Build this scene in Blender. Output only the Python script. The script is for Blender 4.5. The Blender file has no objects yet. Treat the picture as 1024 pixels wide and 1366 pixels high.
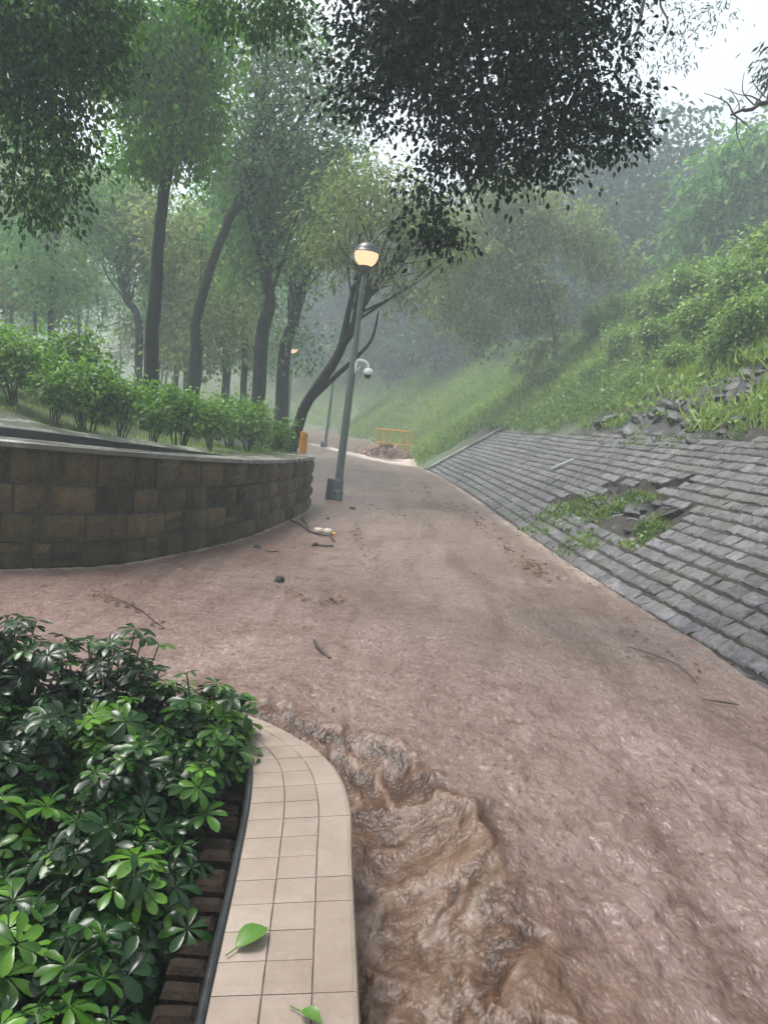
import bpy, math, random
import numpy as np
from mathutils import Vector, Matrix

random.seed(11)
rng = np.random.default_rng(11)
S = bpy.context.scene
COL = S.collection
PI = math.pi

# ------------------------------------------------------------------ camera
FPX = 950.0
ROLL = math.radians(5.5)
PITCH = math.atan(123 / FPX * math.cos(ROLL))
CAM = np.array([0, 0, 1.6])
_F = np.array([0, math.cos(PITCH), -math.sin(PITCH)])
_R0 = np.array([1, 0, 0.]); _U0 = np.array([0, math.sin(PITCH), math.cos(PITCH)])
_R = math.cos(ROLL) * _R0 + math.sin(ROLL) * _U0
_U = -math.sin(ROLL) * _R0 + math.cos(ROLL) * _U0
cd = bpy.data.cameras.new('camera'); cam = bpy.data.objects.new('camera', cd); COL.objects.link(cam)
cd.sensor_fit = 'VERTICAL'; cd.sensor_height = 36.0; cd.lens = 36.0 * FPX / 1366.0
cd.clip_end = 1000; cd.clip_start = 0.05
M = Matrix.Identity(4)
for i in range(3):
    M[i][0] = _R[i]; M[i][1] = _U[i]; M[i][2] = -_F[i]; M[i][3] = CAM[i]
cam.matrix_world = M
S.camera = cam


def ray(px, py):
    return _F + (px - 512) / FPX * _R - (py - 683) / FPX * _U


def at(px, py, Y):
    """survey helper: the place at distance Y seen at that spot of the photograph"""
    d = ray(px, py)
    return CAM + d * (Y / d[1])


# ------------------------------------------------------------------ numpy noise
def _h(ix, iy, s):
    n = (ix.astype(np.int64) * 374761393 + iy.astype(np.int64) * 668265263 + s * 1274126177) & 0xffffffff
    n = ((n ^ (n >> 13)) * 1274126177) & 0xffffffff
    n = n ^ (n >> 16)
    return (n & 0xffff) / 65535.0


def vnoise(x, y, s=0):
    x = np.asarray(x, float); y = np.asarray(y, float)
    ix = np.floor(x); iy = np.floor(y); fx = x - ix; fy = y - iy
    fx = fx * fx * fx * (fx * (fx * 6 - 15) + 10); fy = fy * fy * fy * (fy * (fy * 6 - 15) + 10)
    a = _h(ix, iy, s); b = _h(ix + 1, iy, s); c = _h(ix, iy + 1, s); d = _h(ix + 1, iy + 1, s)
    return (a * (1 - fx) + b * fx) * (1 - fy) + (c * (1 - fx) + d * fx) * fy


def fbm(x, y, o=4, s=0):
    r = 0; a = 1; t = 0
    for k in range(o):
        r = r + a * vnoise(x + 17.3 * k, y - 9.1 * k, s + k); t += a; a *= .5; x = x * 2.03 + y * .11; y = y * 2.03 - x * .05
    return r / t


def ss(x, a, b):
    t = np.clip((x - a) / (b - a), 0, 1)
    return t * t * (3 - 2 * t)


def sdist(P, poly):
    """signed distance (right of travel positive), arc length and foot y"""
    P = np.asarray(P, float); poly = np.asarray(poly, float)
    best = np.full(len(P), 1e9); sg = np.zeros(len(P)); arc = np.zeros(len(P)); fy = np.zeros(len(P)); L = 0
    for i in range(len(poly) - 1):
        a = poly[i]; d = poly[i + 1] - a; l = np.linalg.norm(d)
        t = ((P - a) @ d) / (l * l)
        t = np.clip(t, 0, 1)
        q = a + t[:, None] * d; v = P - q; r = np.hypot(v[:, 0], v[:, 1])
        c = d[0] * (P[:, 1] - a[1]) - d[1] * (P[:, 0] - a[0])
        m = r < best - 1e-9
        best[m] = r[m]; sg[m] = np.where(c[m] > 0, -1, 1); arc[m] = (L + t * l)[m]; fy[m] = q[m, 1]
        L += l
    return best * sg, arc, fy


def smooth_poly(pts, n=8):
    pts = [np.array(p, float) for p in pts]; out = []
    for i in range(len(pts) - 1):
        p0 = pts[max(i - 1, 0)]; p1 = pts[i]; p2 = pts[i + 1]; p3 = pts[min(i + 2, len(pts) - 1)]
        for k in range(n):
            t = k / n
            out.append(.5 * ((2 * p1) + (-p0 + p2) * t + (2 * p0 - 5 * p1 + 4 * p2 - p3) * t * t + (-p0 + 3 * p1 - 3 * p2 + p3) * t ** 3))
    out.append(pts[-1])
    return np.array(out)


# ------------------------------------------------------------------ the lie of the land
WALL = [(-12, 4.75), (-8, 5.1), (-6, 5.35), (-4.4, 5.65), (-3.27, 6.02), (-2.55, 6.55), (-2.08, 7.46), (-1.71, 8.54), (-1.47, 9.89),
        (-1.27, 11.6), (-1.42, 12.5), (-1.95, 12.95)]
WALLS = smooth_poly(WALL, 8)
LEFT = smooth_poly([(-60, 2)] + WALL[:-2] + [(-1.45, 13.2), (-2.1, 17), (-2.9, 24), (-4.3, 34), (-7, 45), (-12, 55), (-22, 63), (-60, 74)], 4)
TOE = smooth_poly([(3.1, -20), (2.98, 0), (2.82, 4.87), (2.46, 8.66), (2.28, 12.33), (1.95, 19.3), (1.45, 24.86), (1.1, 27), (1.15, 31), (1.1, 36),
                   (-1.6, 45), (-6, 54), (-14, 64), (-30, 73), (-70, 90)], 4)


def walltop(y):
    return np.interp(y, [5, 6.02, 6.49, 7.46, 8.54, 9.89, 11.98, 13], [1.15, 1.13, 1.10, 1.04, .98, .93, .89, .87])


def pathz(y):
    return np.clip(np.asarray(y, float) - 38, 0, 60) * .022


def hill(s, y, wob=0):
    """height above the toe at s metres to its right"""
    st = np.interp(y, [8, 26], [2.95, 2.35])
    zs = .66 * np.minimum(s, st)
    z2 = np.maximum(s - st, 0) * 1.02
    za = zs + z2
    zb = np.where(s > 0, s * .86, s * .66)
    k = ss(y, 25.5, 29)
    z = za * (1 - k) + zb * k
    crest = 5.3 + wob
    return np.where(z > crest, crest + (z - crest) * .36 - np.maximum(z - crest - 30, 0) * .3, z)


def ground(x, y):
    x = np.atleast_1d(np.asarray(x, float)); y = np.atleast_1d(np.asarray(y, float))
    P = np.stack([x, y], 1)
    sr, _, fyr = sdist(P, TOE); sl, _, fyl = sdist(P, LEFT); sl = -sl
    n = fbm(x * .35, y * .35, 3, 5) - .5
    zr = pathz(fyr) + hill(sr, fyr, 2 * n) + n * .5 * ss(sr, 3.2, 6)
    zr = zr - .38 * ss(sr, .25, .5) * ss(-sr, -2.45, -2.15) * ss(-y, -26.2, -25.6)
    zr = np.where(sr > -.55, zr, -9)
    wall = ss(-y, -13.0, -12.4)          # where the masonry wall holds the terrace
    a = ss(sl, .12, .34) * (walltop(fyl) + .35 + 0.02) - .37
    b = np.clip(sl + .35, 0, 2.2) / 2.2 * 1.0 - .37 + .0
    up = np.minimum(sl, 30) * .135 * ss(sl, 1.2, 5) + np.maximum(sl - 30, 0) * .05
    zl = np.where(sl > -.5, (a * wall + b * (1 - wall)) + up * 1.0 + n * .25 * ss(sl, 2.0, 4), -9) + pathz(fyl)
    base = pathz(y) - .37
    return np.maximum(np.maximum(zr, zl), base)


def gz(x, y):
    return float(ground(x, y)[0])


# ------------------------------------------------------------------ objects and meshes
def tag(o, label=None, cat=None, group=None, kind=None):
    if label: o['label'] = label
    if cat: o['category'] = cat
    if group: o['group'] = group
    if kind: o['kind'] = kind
    return o


def thing(name, label, cat, loc=(0, 0, 0), rz=0, group=None):
    o = bpy.data.objects.new(name, None); COL.objects.link(o)
    o.location = [float(v) for v in loc]; o.rotation_euler = (0, 0, rz); o.empty_display_size = .2
    return tag(o, label, cat, group)


def link_mesh(name, me, mat, parent=None):
    o = bpy.data.objects.new(name, me); COL.objects.link(o)
    if mat: me.materials.append(mat)
    if parent: o.parent = parent
    return o


class MB:
    def __init__(s): s.v = []; s.f = []; s.t = []; s.tint = 0.5
    def add(s, vs, fs):
        b = len(s.v); s.v += [tuple(float(c) for c in v) for v in vs]; s.t += [s.tint] * len(vs)
        s.f += [tuple(b + i for i in f) for f in fs]
    def box(s, c, d, rot=None, bev=0.0):
        hx, hy, hz = [k / 2 for k in d]
        vs = []
        if bev <= 0:
            for sz in (-1, 1):
                for sx, sy in ((-1, -1), (1, -1), (1, 1), (-1, 1)): vs.append(Vector((sx * hx, sy * hy, sz * hz)))
            fs = [(3, 2, 1, 0), (4, 5, 6, 7), (0, 1, 5, 4), (1, 2, 6, 5), (2, 3, 7, 6), (3, 0, 4, 7)]
        else:
            lay = [(-hz, bev), (-hz + bev, 0), (hz - bev, 0), (hz, bev)]
            for z, i in lay:
                for sx, sy in ((-1, -1), (1, -1), (1, 1), (-1, 1)): vs.append(Vector((sx * (hx - i), sy * (hy - i), z)))
            fs = [(3, 2, 1, 0), (12, 13, 14, 15)]
            for l in range(3):
                for k in range(4):
                    a = l * 4 + k; b = l * 4 + (k + 1) % 4
                    fs.append((a, b, b + 4, a + 4))
        if rot is not None: vs = [rot @ v for v in vs]
        s.add([v + Vector(c) for v in vs], fs)
    def tube(s, pts, rad, n=8, cap=True):
        pts = [Vector([float(c) for c in p]) for p in pts]
        if not hasattr(rad, '__len__'): rad = [rad] * len(pts)
        vs = []; fs = []
        t0 = (pts[1] - pts[0]).normalized()
        x = t0.orthogonal().normalized()
        for i, p in enumerate(pts):
            a = pts[max(i - 1, 0)]; b = pts[min(i + 1, len(pts) - 1)]
            t = (b - a).normalized(); x = (x - t * x.dot(t)).normalized(); y = t.cross(x)
            for k in range(n):
                an = 2 * PI * k / n
                vs.append(p + (x * math.cos(an) + y * math.sin(an)) * rad[i])
        for i in range(len(pts) - 1):
            for k in range(n):
                a = i * n + k; b = i * n + (k + 1) % n
                fs.append((a, b, b + n, a + n))
        if cap:
            fs.append(tuple(range(n))[::-1]); fs.append(tuple(range((len(pts) - 1) * n, len(pts) * n)))
        s.add(vs, fs)
    def lathe(s, prof, n=20, c=(0, 0, 0)):
        vs = []; fs = []
        for r, z in prof:
            for k in range(n):
                an = 2 * PI * k / n; vs.append((c[0] + r * math.cos(an), c[1] + r * math.sin(an), c[2] + z))
        for i in range(len(prof) - 1):
            for k in range(n):
                a = i * n + k; b = i * n + (k + 1) % n
                fs.append((a, b, b + n, a + n))
        s.add(vs, fs)
    def build(s, name, mat, parent=None, smooth=False):
        me = bpy.data.meshes.new(name); me.from_pydata(s.v, [], s.f); me.update()
        at_ = me.attributes.new('tint', 'FLOAT', 'POINT'); at_.data.foreach_set('value', s.t)
        if smooth: me.polygons.foreach_set('use_smooth', [True] * len(me.polygons))
        return link_mesh(name, me, mat, parent)


def raw_mesh(name, V, loops, starts, totals, attrs=None, smooth=False):
    me = bpy.data.meshes.new(name)
    me.vertices.add(len(V)); me.vertices.foreach_set('co', np.asarray(V, np.float32).ravel())
    me.loops.add(len(loops)); me.loops.foreach_set('vertex_index', np.asarray(loops, np.int32))
    me.polygons.add(len(starts)); me.polygons.foreach_set('loop_start', np.asarray(starts, np.int32))
    me.polygons.foreach_set('loop_total', np.asarray(totals, np.int32))
    if smooth: me.polygons.foreach_set('use_smooth', np.ones(len(starts), bool))
    me.update(calc_edges=True)
    for k, a in (attrs or {}).items():
        t = me.attributes.new(k, 'FLOAT', 'POINT'); t.data.foreach_set('value', np.asarray(a, np.float32))
    return me


def grid_mesh(name, X, Y, Z, attrs=None):
    r, c = X.shape
    V = np.stack([X.ravel(), Y.ravel(), Z.ravel()], 1)
    i = np.arange(r * c).reshape(r, c)
    q = np.stack([i[:-1, :-1], i[:-1, 1:], i[1:, 1:], i[1:, :-1]], -1).reshape(-1, 4)
    return raw_mesh(name, V, q.ravel(), np.arange(len(q)) * 4, np.full(len(q), 4), {k: a.ravel() for k, a in (attrs or {}).items()}, True)


# leaf outlines (x across, y along, z up), with their faces
def leaf_tpl(rows, droop=.0, fold=.0):
    V = []; F = []
    n = len(rows)
    for t, w in rows:
        z = -droop * t * t
        V += [(-w, t, z + fold * w), (0, t, z), (w, t, z + fold * w)]
    for i in range(n - 1):
        a = i * 3
        F += [(a, a + 1, a + 4, a + 3), (a + 1, a + 2, a + 5, a + 4)]
    return np.array(V), F
OVAL = leaf_tpl([(0, .02), (.3, .25), (.68, .24), (1, .01)], .25, .35)
OBOV = leaf_tpl([(0, .015), (.2, .075), (.45, .17), (.72, .225), (.91, .16), (1, .02)], .3, .3)
DIAM = (np.array([(0, 0, 0), (.3, .45, .1), (0, 1, -.12), (-.3, .45, .1)]), [(0, 1, 2, 3)])
SLIM = (np.array([(0, 0, 0), (.13, .45, .05), (0, 1, -.15), (-.13, .45, .05)]), [(0, 1, 2, 3)])
BLADE = (np.array([(-.05, 0, 0), (.05, 0, 0), (.03, .6, .0), (0, 1, -.3), (-.03, .6, .0)]), [(0, 1, 2, 4), (4, 2, 3)])


def unit(a):
    return a / np.maximum(np.linalg.norm(a, axis=1, keepdims=True), 1e-9)


def leaf_mesh(name, pos, axis, nrm, size, tpl, tint):
    V, F = tpl
    a = unit(axis); n = unit(nrm - (nrm * a).sum(1, keepdims=True) * a); b = np.cross(a, n)
    size = np.broadcast_to(size, (len(pos),))
    P = pos[:, None, :] + size[:, None, None] * (V[None, :, 0:1] * b[:, None] + V[None, :, 1:2] * a[:, None] + V[None, :, 2:3] * n[:, None])
    nv = len(V); N = len(pos)
    fl = np.concatenate([np.array(f) for f in F]); ft = np.array([len(f) for f in F])
    loops = (np.arange(N)[:, None] * nv + fl[None]).ravel(); tot = np.tile(ft, N)
    st = np.concatenate([[0], np.cumsum(tot)[:-1]])
    return raw_mesh(name, P.reshape(-1, 3), loops, st, tot, {'tint': np.repeat(tint, nv)}, len(F) > 1)


def crown(blobs, ncl, per, cr, size, droop=.4, shell=.45, flat=.7, seed=0):
    """leaves in many small clumps spread through ellipsoids (x,y,z,rx,ry,rz)"""
    r = np.random.default_rng(seed)
    B = np.array(blobs, float); vol = (B[:, 3] * B[:, 4] * B[:, 5]) ** .8; vol /= vol.sum()
    k = r.choice(len(B), ncl, p=vol)
    d = unit(r.normal(size=(ncl, 3))); rad = r.random(ncl) ** shell
    rad *= .82 + .36 * r.random(ncl)
    C = B[k, :3] + d * rad[:, None] * B[k, 3:]
    ct = r.normal(0, .16, ncl)
    N = ncl * per; ci = np.repeat(np.arange(ncl), per)
    off = r.normal(size=(N, 3)) * np.array([1, 1, flat]) * cr * (.6 + .8 * r.random(ncl))[ci, None]
    pos = C[ci] + off
    ax = unit(off) * .8 + r.normal(size=(N, 3)) * .6 + d[ci] * .3; ax[:, 2] -= droop * (1 + r.random(N))
    nm = r.normal(size=(N, 3)) * .55; nm[:, 2] += 1
    sz = size * (.65 + .7 * r.random(N))
    return pos, ax, nm, sz, np.clip(.5 + ct[ci] + r.normal(0, .18, N), 0, 1), C


# ------------------------------------------------------------------ materials
def mat(name):
    m = bpy.data.materials.new(name); m.use_nodes = True; nt = m.node_tree; nt.nodes.clear()
    o = nt.nodes.new('ShaderNodeOutputMaterial')
    return m, nt, o


def N(nt, t, **kw):
    n = nt.nodes.new(t)
    for k, v in kw.items():
        if hasattr(n, k): setattr(n, k, v)
        else: n.inputs[k].default_value = v
    return n


def ramp(nt, src, stops, interp='LINEAR'):
    r = nt.nodes.new('ShaderNodeValToRGB'); r.color_ramp.interpolation = interp
    e = r.color_ramp.elements
    while len(e) > len(stops): e.remove(e[-1])
    while len(e) < len(stops): e.new(1)
    for q, (p, c) in zip(e, stops):
        q.position = p; q.color = (*c, 1) if len(c) == 3 else c
    nt.links.new(src, r.inputs[0])
    return r.outputs[0]


def mix(nt, a, b, f, mode='MIX'):
    m = nt.nodes.new('ShaderNodeMix'); m.data_type = 'RGBA'; m.blend_type = mode
    for s, v in ((0, f), (6, a), (7, b)):
        if isinstance(v, (int, float)): m.inputs[s].default_value = v
        elif isinstance(v, tuple): m.inputs[s].default_value = (*v, 1)
        else: nt.links.new(v, m.inputs[s])
    return m.outputs[2]


def noise(nt, scale, detail=4, rough=.55, vec=None, dist=0):
    n = nt.nodes.new('ShaderNodeTexNoise'); n.inputs['Scale'].default_value = scale; n.inputs['Detail'].default_value = detail
    n.inputs['Roughness'].default_value = rough; n.inputs['Distortion'].default_value = dist
    if vec is not None: nt.links.new(vec, n.inputs['Vector'])
    return n.outputs['Fac']


def pos(nt, scale=None, rot=None):
    g = nt.nodes.new('ShaderNodeNewGeometry').outputs['Position']
    if scale is None: return g
    m = nt.nodes.new('ShaderNodeMapping'); m.inputs['Scale'].default_value = scale
    if rot: m.inputs['Rotation'].default_value = rot
    nt.links.new(g, m.inputs[0]); return m.outputs[0]


def objc(nt):
    return nt.nodes.new('ShaderNodeTexCoord').outputs['Object']


def attr(nt, n):
    a = nt.nodes.new('ShaderNodeAttribute'); a.attribute_name = n; return a.outputs['Fac']


def math_(nt, op, a, b=None):
    m = nt.nodes.new('ShaderNodeMath'); m.operation = op
    for i, v in enumerate((a, b)):
        if v is None: continue
        if isinstance(v, (int, float)): m.inputs[i].default_value = v
        else: nt.links.new(v, m.inputs[i])
    return m.outputs[0]


def bump(nt, h, strength=.5, dist=.02, nrm=None):
    b = nt.nodes.new('ShaderNodeBump'); b.inputs['Strength'].default_value = strength; b.inputs['Distance'].default_value = dist
    nt.links.new(h, b.inputs['Height'])
    if nrm is not None: nt.links.new(nrm, b.inputs['Normal'])
    return b.outputs[0]


def pbsdf(nt, out, col, rough=.5, nrm=None, spec=.5, metal=0):
    p = nt.nodes.new('ShaderNodeBsdfPrincipled')
    if isinstance(col, tuple): p.inputs['Base Color'].default_value = (*col, 1)
    else: nt.links.new(col, p.inputs['Base Color'])
    if isinstance(rough, (int, float)): p.inputs['Roughness'].default_value = rough
    else: nt.links.new(rough, p.inputs['Roughness'])
    p.inputs['Specular IOR Level'].default_value = spec; p.inputs['Metallic'].default_value = metal
    if nrm is not None: nt.links.new(nrm, p.inputs['Normal'])
    if out is not None: nt.links.new(p.outputs[0], out.inputs[0])
    return p


def leaf_mat(name, dark, mid, light, trans=.3, rough=.4, spec=.5):
    m, nt, o = mat(name)
    c = ramp(nt, attr(nt, 'tint'), [(0.05, dark), (.5, mid), (.95, light)])
    p = pbsdf(nt, None, c, rough, None, spec)
    t = nt.nodes.new('ShaderNodeBsdfTranslucent')
    nt.links.new(mix(nt, c, (1.0, 1.0, .25), .35, 'MULTIPLY'), t.inputs[0])
    x = nt.nodes.new('ShaderNodeMixShader'); x.inputs[0].default_value = trans
    nt.links.new(p.outputs[0], x.inputs[1]); nt.links.new(t.outputs[0], x.inputs[2]); nt.links.new(x.outputs[0], o.inputs[0])
    return m


def plain(name, c, rough=.5, var=.25, scale=6, metal=0, bs=.0):
    m, nt, o = mat(name)
    n = noise(nt, scale, 6, .6, objc(nt))
    d = tuple(v * (1 - var) for v in c); l = tuple(min(1, v * (1 + var)) for v in c)
    col = ramp(nt, n, [(.3, d), (.7, l)])
    pbsdf(nt, o, col, rough, bump(nt, noise(nt, scale * 6, 4, .6, objc(nt)), bs, .01) if bs else None, .5, metal)
    return m


L = {
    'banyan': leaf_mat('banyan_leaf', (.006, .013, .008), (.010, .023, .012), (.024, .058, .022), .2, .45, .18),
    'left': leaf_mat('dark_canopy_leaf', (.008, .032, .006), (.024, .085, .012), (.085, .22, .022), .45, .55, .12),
    'bright': leaf_mat('bright_canopy_leaf', (.04, .14, .008), (.10, .27, .014), (.20, .42, .03), .5, .6, .08),
    'wood': leaf_mat('woodland_leaf', (.055, .145, .045), (.115, .25, .08), (.18, .34, .11), .5, .6, .15),
    'pale': leaf_mat('haze_paled_leaf', (.07, .14, .07), (.13, .23, .115), (.2, .32, .15), .5, .6, .2),  # paleness of distance haze put into the leaf colour
    'olive': leaf_mat('olive_leaf', (.10, .145, .05), (.19, .255, .10), (.31, .38, .16), .5, .55, .2),
    'hillbush': leaf_mat('bush_leaf', (.07, .145, .03), (.15, .27, .06), (.27, .40, .11), .45, .45, .45),
    'grass': leaf_mat('grass_blade', (.10, .175, .03), (.20, .32, .055), (.32, .43, .10), .45, .5, .35),
    'shrub': leaf_mat('terrace_shrub_leaf', (.045, .11, .02), (.10, .23, .035), (.21, .38, .06), .48, .45, .4),
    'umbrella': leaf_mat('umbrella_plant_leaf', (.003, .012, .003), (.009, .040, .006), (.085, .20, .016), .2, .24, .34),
    'rear': leaf_mat('rear_tree_leaf', (.02, .045, .03), (.035, .075, .045), (.06, .11, .06), .3, .6, .3),
    'weed': leaf_mat('weed_leaf', (.04, .08, .015), (.09, .17, .03), (.17, .26, .05), .4, .5),
}


def bark(name, c1, c2, moss=0.0):
    m, nt, o = mat(name)
    v = pos(nt, (1, 1, .18))
    n = noise(nt, 22, 6, .65, v)
    c = ramp(nt, n, [(.3, c1), (.7, c2)])
    if moss:
        k = ramp(nt, noise(nt, 3, 4, .6, pos(nt)), [(.45, (0, 0, 0)), (.65, (moss,) * 3)])
        c = mix(nt, c, (.05, .075, .03), k)
    pbsdf(nt, o, c, .6, bump(nt, n, .9, .02), .12)
    return m


BARK = bark('wet_bark', (.006, .005, .0045), (.020, .016, .013), .2)
BARKP = bark('pale_bark', (.09, .08, .065), (.2, .18, .15))
TWIG = plain('wet_twig', (.035, .024, .018), .5, .4, 20)

# muddy water
m, nt, o = mat('muddy_flood_water'); WATER = m
g = pos(nt)
big = noise(nt, .9, 4, .6, g, .6)
med = noise(nt, 7, 5, .65, g, .4)
fine = noise(nt, 30, 3, .6, pos(nt, (1.25, .8, 1)))
col = ramp(nt, big, [(.3, (.115, .074, .059)), (.7, (.175, .125, .107))])
sp = ramp(nt, med, [(.34, (.66, .58, .54)), (.48, (1, 1, 1)), (.62, (1.1, 1.13, 1.17))])
col = mix(nt, col, sp, .8, 'MULTIPLY')
stk = noise(nt, 1.0, 4, .6, pos(nt, (2.6, .4, 1), (0, 0, .12)), .8)
col = mix(nt, col, ramp(nt, stk, [(.32, (.72, .66, .62)), (.5, (1, 1, 1)), (.68, (1.15, 1.16, 1.18))]), .9, 'MULTIPLY')
flk = ramp(nt, fine, [(.30, (.36, .28, .24)), (.44, (1, 1, 1)), (.58, (1, 1, 1)), (.70, (1.9, 2.0, 2.1))])  # bright flecks paint highlights of the rippled surface into the colour
col = mix(nt, col, flk, ramp(nt, noise(nt, 1.6, 4, .6, pos(nt, (1.3, .6, 1))), [(.35, (.65,) * 3), (.6, (1,) * 3)]), 'MULTIPLY')
ch = attr(nt, 'churn')
cn = math_(nt, 'ADD', math_(nt, 'MULTIPLY', attr(nt, 'ridge'), .6), math_(nt, 'MULTIPLY', noise(nt, 5.5, 5, .65, pos(nt, (1.6, .8, 1), (0, 0, .35)), 1.0), .4))
ccol = ramp(nt, cn, [(.28, (.030, .012, .004)), (.44, (.055, .025, .011)), (.58, (.080, .042, .023)), (.76, (.125, .078, .052))])
col = mix(nt, col, ccol, ch)
fo = attr(nt, 'foam')
fn = ramp(nt, noise(nt, 5, 5, .7, g, 1.0), [(.38, (0, 0, 0)), (.6, (1, 1, 1))])
col = mix(nt, col, (.72, .62, .54), math_(nt, 'MULTIPLY', fo, fn))
ch2 = attr(nt, 'churn')
gq = pos(nt, (1.2, .85, 1))
hh = math_(nt, 'ADD', math_(nt, 'MULTIPLY', noise(nt, 27, 1, .5, gq, .3), .7), noise(nt, 11, 1, .5, gq, .5))
hh = math_(nt, 'ADD', hh, math_(nt, 'MULTIPLY', noise(nt, 58, 1, .5, gq), .45))
st_n = noise(nt, 14, 2, .5, pos(nt, (1.6, .5, 1), (0, 0, .3)), .8)
hh = math_(nt, 'ADD', hh, math_(nt, 'MULTIPLY', math_(nt, 'MULTIPLY', st_n, ch2), .25))
pbsdf(nt, o, col, math_(nt, 'ADD', math_(nt, 'MULTIPLY', ch, .12), .36), bump(nt, hh, .5, .028), .42)

# terrain: wet soil, leaf litter, thin grass
m, nt, o = mat('wet_soil_ground'); SOILM = m
g = pos(nt)
n1 = noise(nt, .5, 5, .6, g); n2 = noise(nt, 14, 5, .7, g)
c = ramp(nt, n2, [(.3, (.022, .018, .012)), (.55, (.055, .045, .03)), (.75, (.10, .086, .06))])
gr = ramp(nt, noise(nt, 9, 5, .7, g), [(.35, (.04, .08, .02)), (.7, (.1, .16, .045))])
c = mix(nt, c, gr, ramp(nt, n1, [(.4, (.1,) * 3), (.55, (.75,) * 3)]))
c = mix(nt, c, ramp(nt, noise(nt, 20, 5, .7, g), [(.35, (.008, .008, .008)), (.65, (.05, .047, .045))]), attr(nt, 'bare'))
pbsdf(nt, o, c, .55, bump(nt, n2, .9, .06))

# granite setts
m, nt, o = mat('wet_granite_setts'); SETT = m
g = pos(nt)
n1 = noise(nt, 34, 5, .75, g); n2 = noise(nt, 1.1, 6, .65, g); n3 = noise(nt, 13, 5, .7, g)
t = attr(nt, 'tint')
c = ramp(nt, t, [(0, (.06, .058, .062)), (.5, (.105, .10, .108)), (1, (.165, .156, .168))])
c = mix(nt, c, ramp(nt, n1, [(.3, (.35, .35, .35)), (.5, (.95, .95, .95)), (.72, (1.6, 1.55, 1.55))]), .9, 'MULTIPLY')
c = mix(nt, c, ramp(nt, n3, [(.35, (.42, .42, .4)), (.6, (1.2, 1.2, 1.2))]), .9, 'MULTIPLY')
c = mix(nt, c, ramp(nt, noise(nt, .8, 5, .65, pos(nt, (1, 1, 1))), [(.35, (.55, .56, .52)), (.6, (1.15, 1.13, 1.17))]), .9, 'MULTIPLY')
mossm = math_(nt, 'MULTIPLY', ramp(nt, n2, [(.48, (0,) * 3), (.66, (.7,) * 3)]), ramp(nt, n3, [(.4, (0,) * 3), (.6, (1,) * 3)]))
c = mix(nt, c, (.085, .1, .045), mossm)
pbsdf(nt, o, c, .29, bump(nt, math_(nt, 'ADD', n3, math_(nt, 'MULTIPLY', n1, .6)), .9, .025), .6)

# mossy wall stone
m, nt, o = mat('mossy_wall_stone'); WSTONE = m
g = pos(nt)
n1 = noise(nt, 26, 6, .7, g); n2 = noise(nt, 2.2, 5, .65, g); st = noise(nt, 9, 5, .6, pos(nt, (1, 1, .12)))
c = ramp(nt, attr(nt, 'tint'), [(0, (.06, .04, .017)), (.45, (.125, .086, .042)), (1, (.24, .165, .088))])
c = mix(nt, c, ramp(nt, n1, [(.3, (.4,) * 3), (.55, (1,) * 3), (.75, (1.5,) * 3)]), .8, 'MULTIPLY')
c = mix(nt, c, (.055, .058, .022), ramp(nt, n2, [(.42, (0,) * 3), (.66, (.6,) * 3)]))
c = mix(nt, c, ramp(nt, st, [(.38, (.4, .4, .37)), (.55, (1, 1, 1)), (.75, (1.25, 1.2, 1.1))]), .7, 'MULTIPLY')
pbsdf(nt, o, c, .5, bump(nt, math_(nt, 'ADD', n1, noise(nt, 9, 5, .7, g)), 1.0, .06), .12)

m, nt, o = mat('wet_concrete'); CONC = m
g = pos(nt)
n1 = noise(nt, 30, 6, .7, g); n2 = noise(nt, 1.8, 5, .6, g)
c = ramp(nt, n2, [(.35, (.10, .105, .085)), (.65, (.24, .235, .21))])
c = mix(nt, c, ramp(nt, n1, [(.3, (.6,) * 3), (.7, (1.2,) * 3)]), .8, 'MULTIPLY')
pbsdf(nt, o, c, ramp(nt, n2, [(.4, (.12,) * 3), (.6, (.4,) * 3)]), bump(nt, n1, .4, .01))

KERBM = plain('black_wet_kerb', (.016, .016, .014), .45, .5, 8, 0, .4)
GROUT = plain('grout', (.085, .062, .048), .7, .3, 20)
m, nt, o = mat('pink_ceramic_tile'); TILE = m
g = pos(nt)
n1 = noise(nt, 70, 4, .6, g); n2 = noise(nt, 5, 6, .7, g)
c = ramp(nt, attr(nt, 'tint'), [(0, (.205, .163, .130)), (.5, (.228, .184, .149)), (1, (.25, .206, .17))])
c = mix(nt, c, ramp(nt, n2, [(.3, (.78, .74, .7)), (.6, (1, 1, 1))]), .7, 'MULTIPLY')
c = mix(nt, c, ramp(nt, n1, [(.3, (.88,) * 3), (.7, (1.06,) * 3)]), .8, 'MULTIPLY')
pbsdf(nt, o, c, ramp(nt, n2, [(.4, (.3,) * 3), (.65, (.55,) * 3)]), bump(nt, n1, .12, .004))
BRICK = plain('old_edging_brick', (.017, .0115, .008), .85, .65, 14, 0, .8)
for n_ in BRICK.node_tree.nodes:
    if n_.type == 'BSDF_PRINCIPLED': n_.inputs['Specular IOR Level'].default_value = .12
STRIP = plain('black_edging_strip', (.018, .019, .02), .22, .4, 30)
SOIL2 = plain('dark_bed_soil', (.03, .02, .013), .7, .5, 25, 0, 1)
ROCK = plain('wet_dark_rock', (.020, .0195, .019), .42, .6, 7, 0, 1.0)
ROCKL = plain('pale_rubble', (.09, .085, .078), .4, .45, 6, 0, 1.0)
POLE = plain('grey_green_paint', (.085, .115, .105), .32, .15, 9)
DKPOLE = plain('dark_lamp_metal', (.03, .032, .033), .35, .2, 9)
ORANGE = plain('orange_paint', (.70, .30, .03), .38, .15, 9)
WHITE = plain('white_plastic', (.72, .74, .72), .35, .06, 9)
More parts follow.
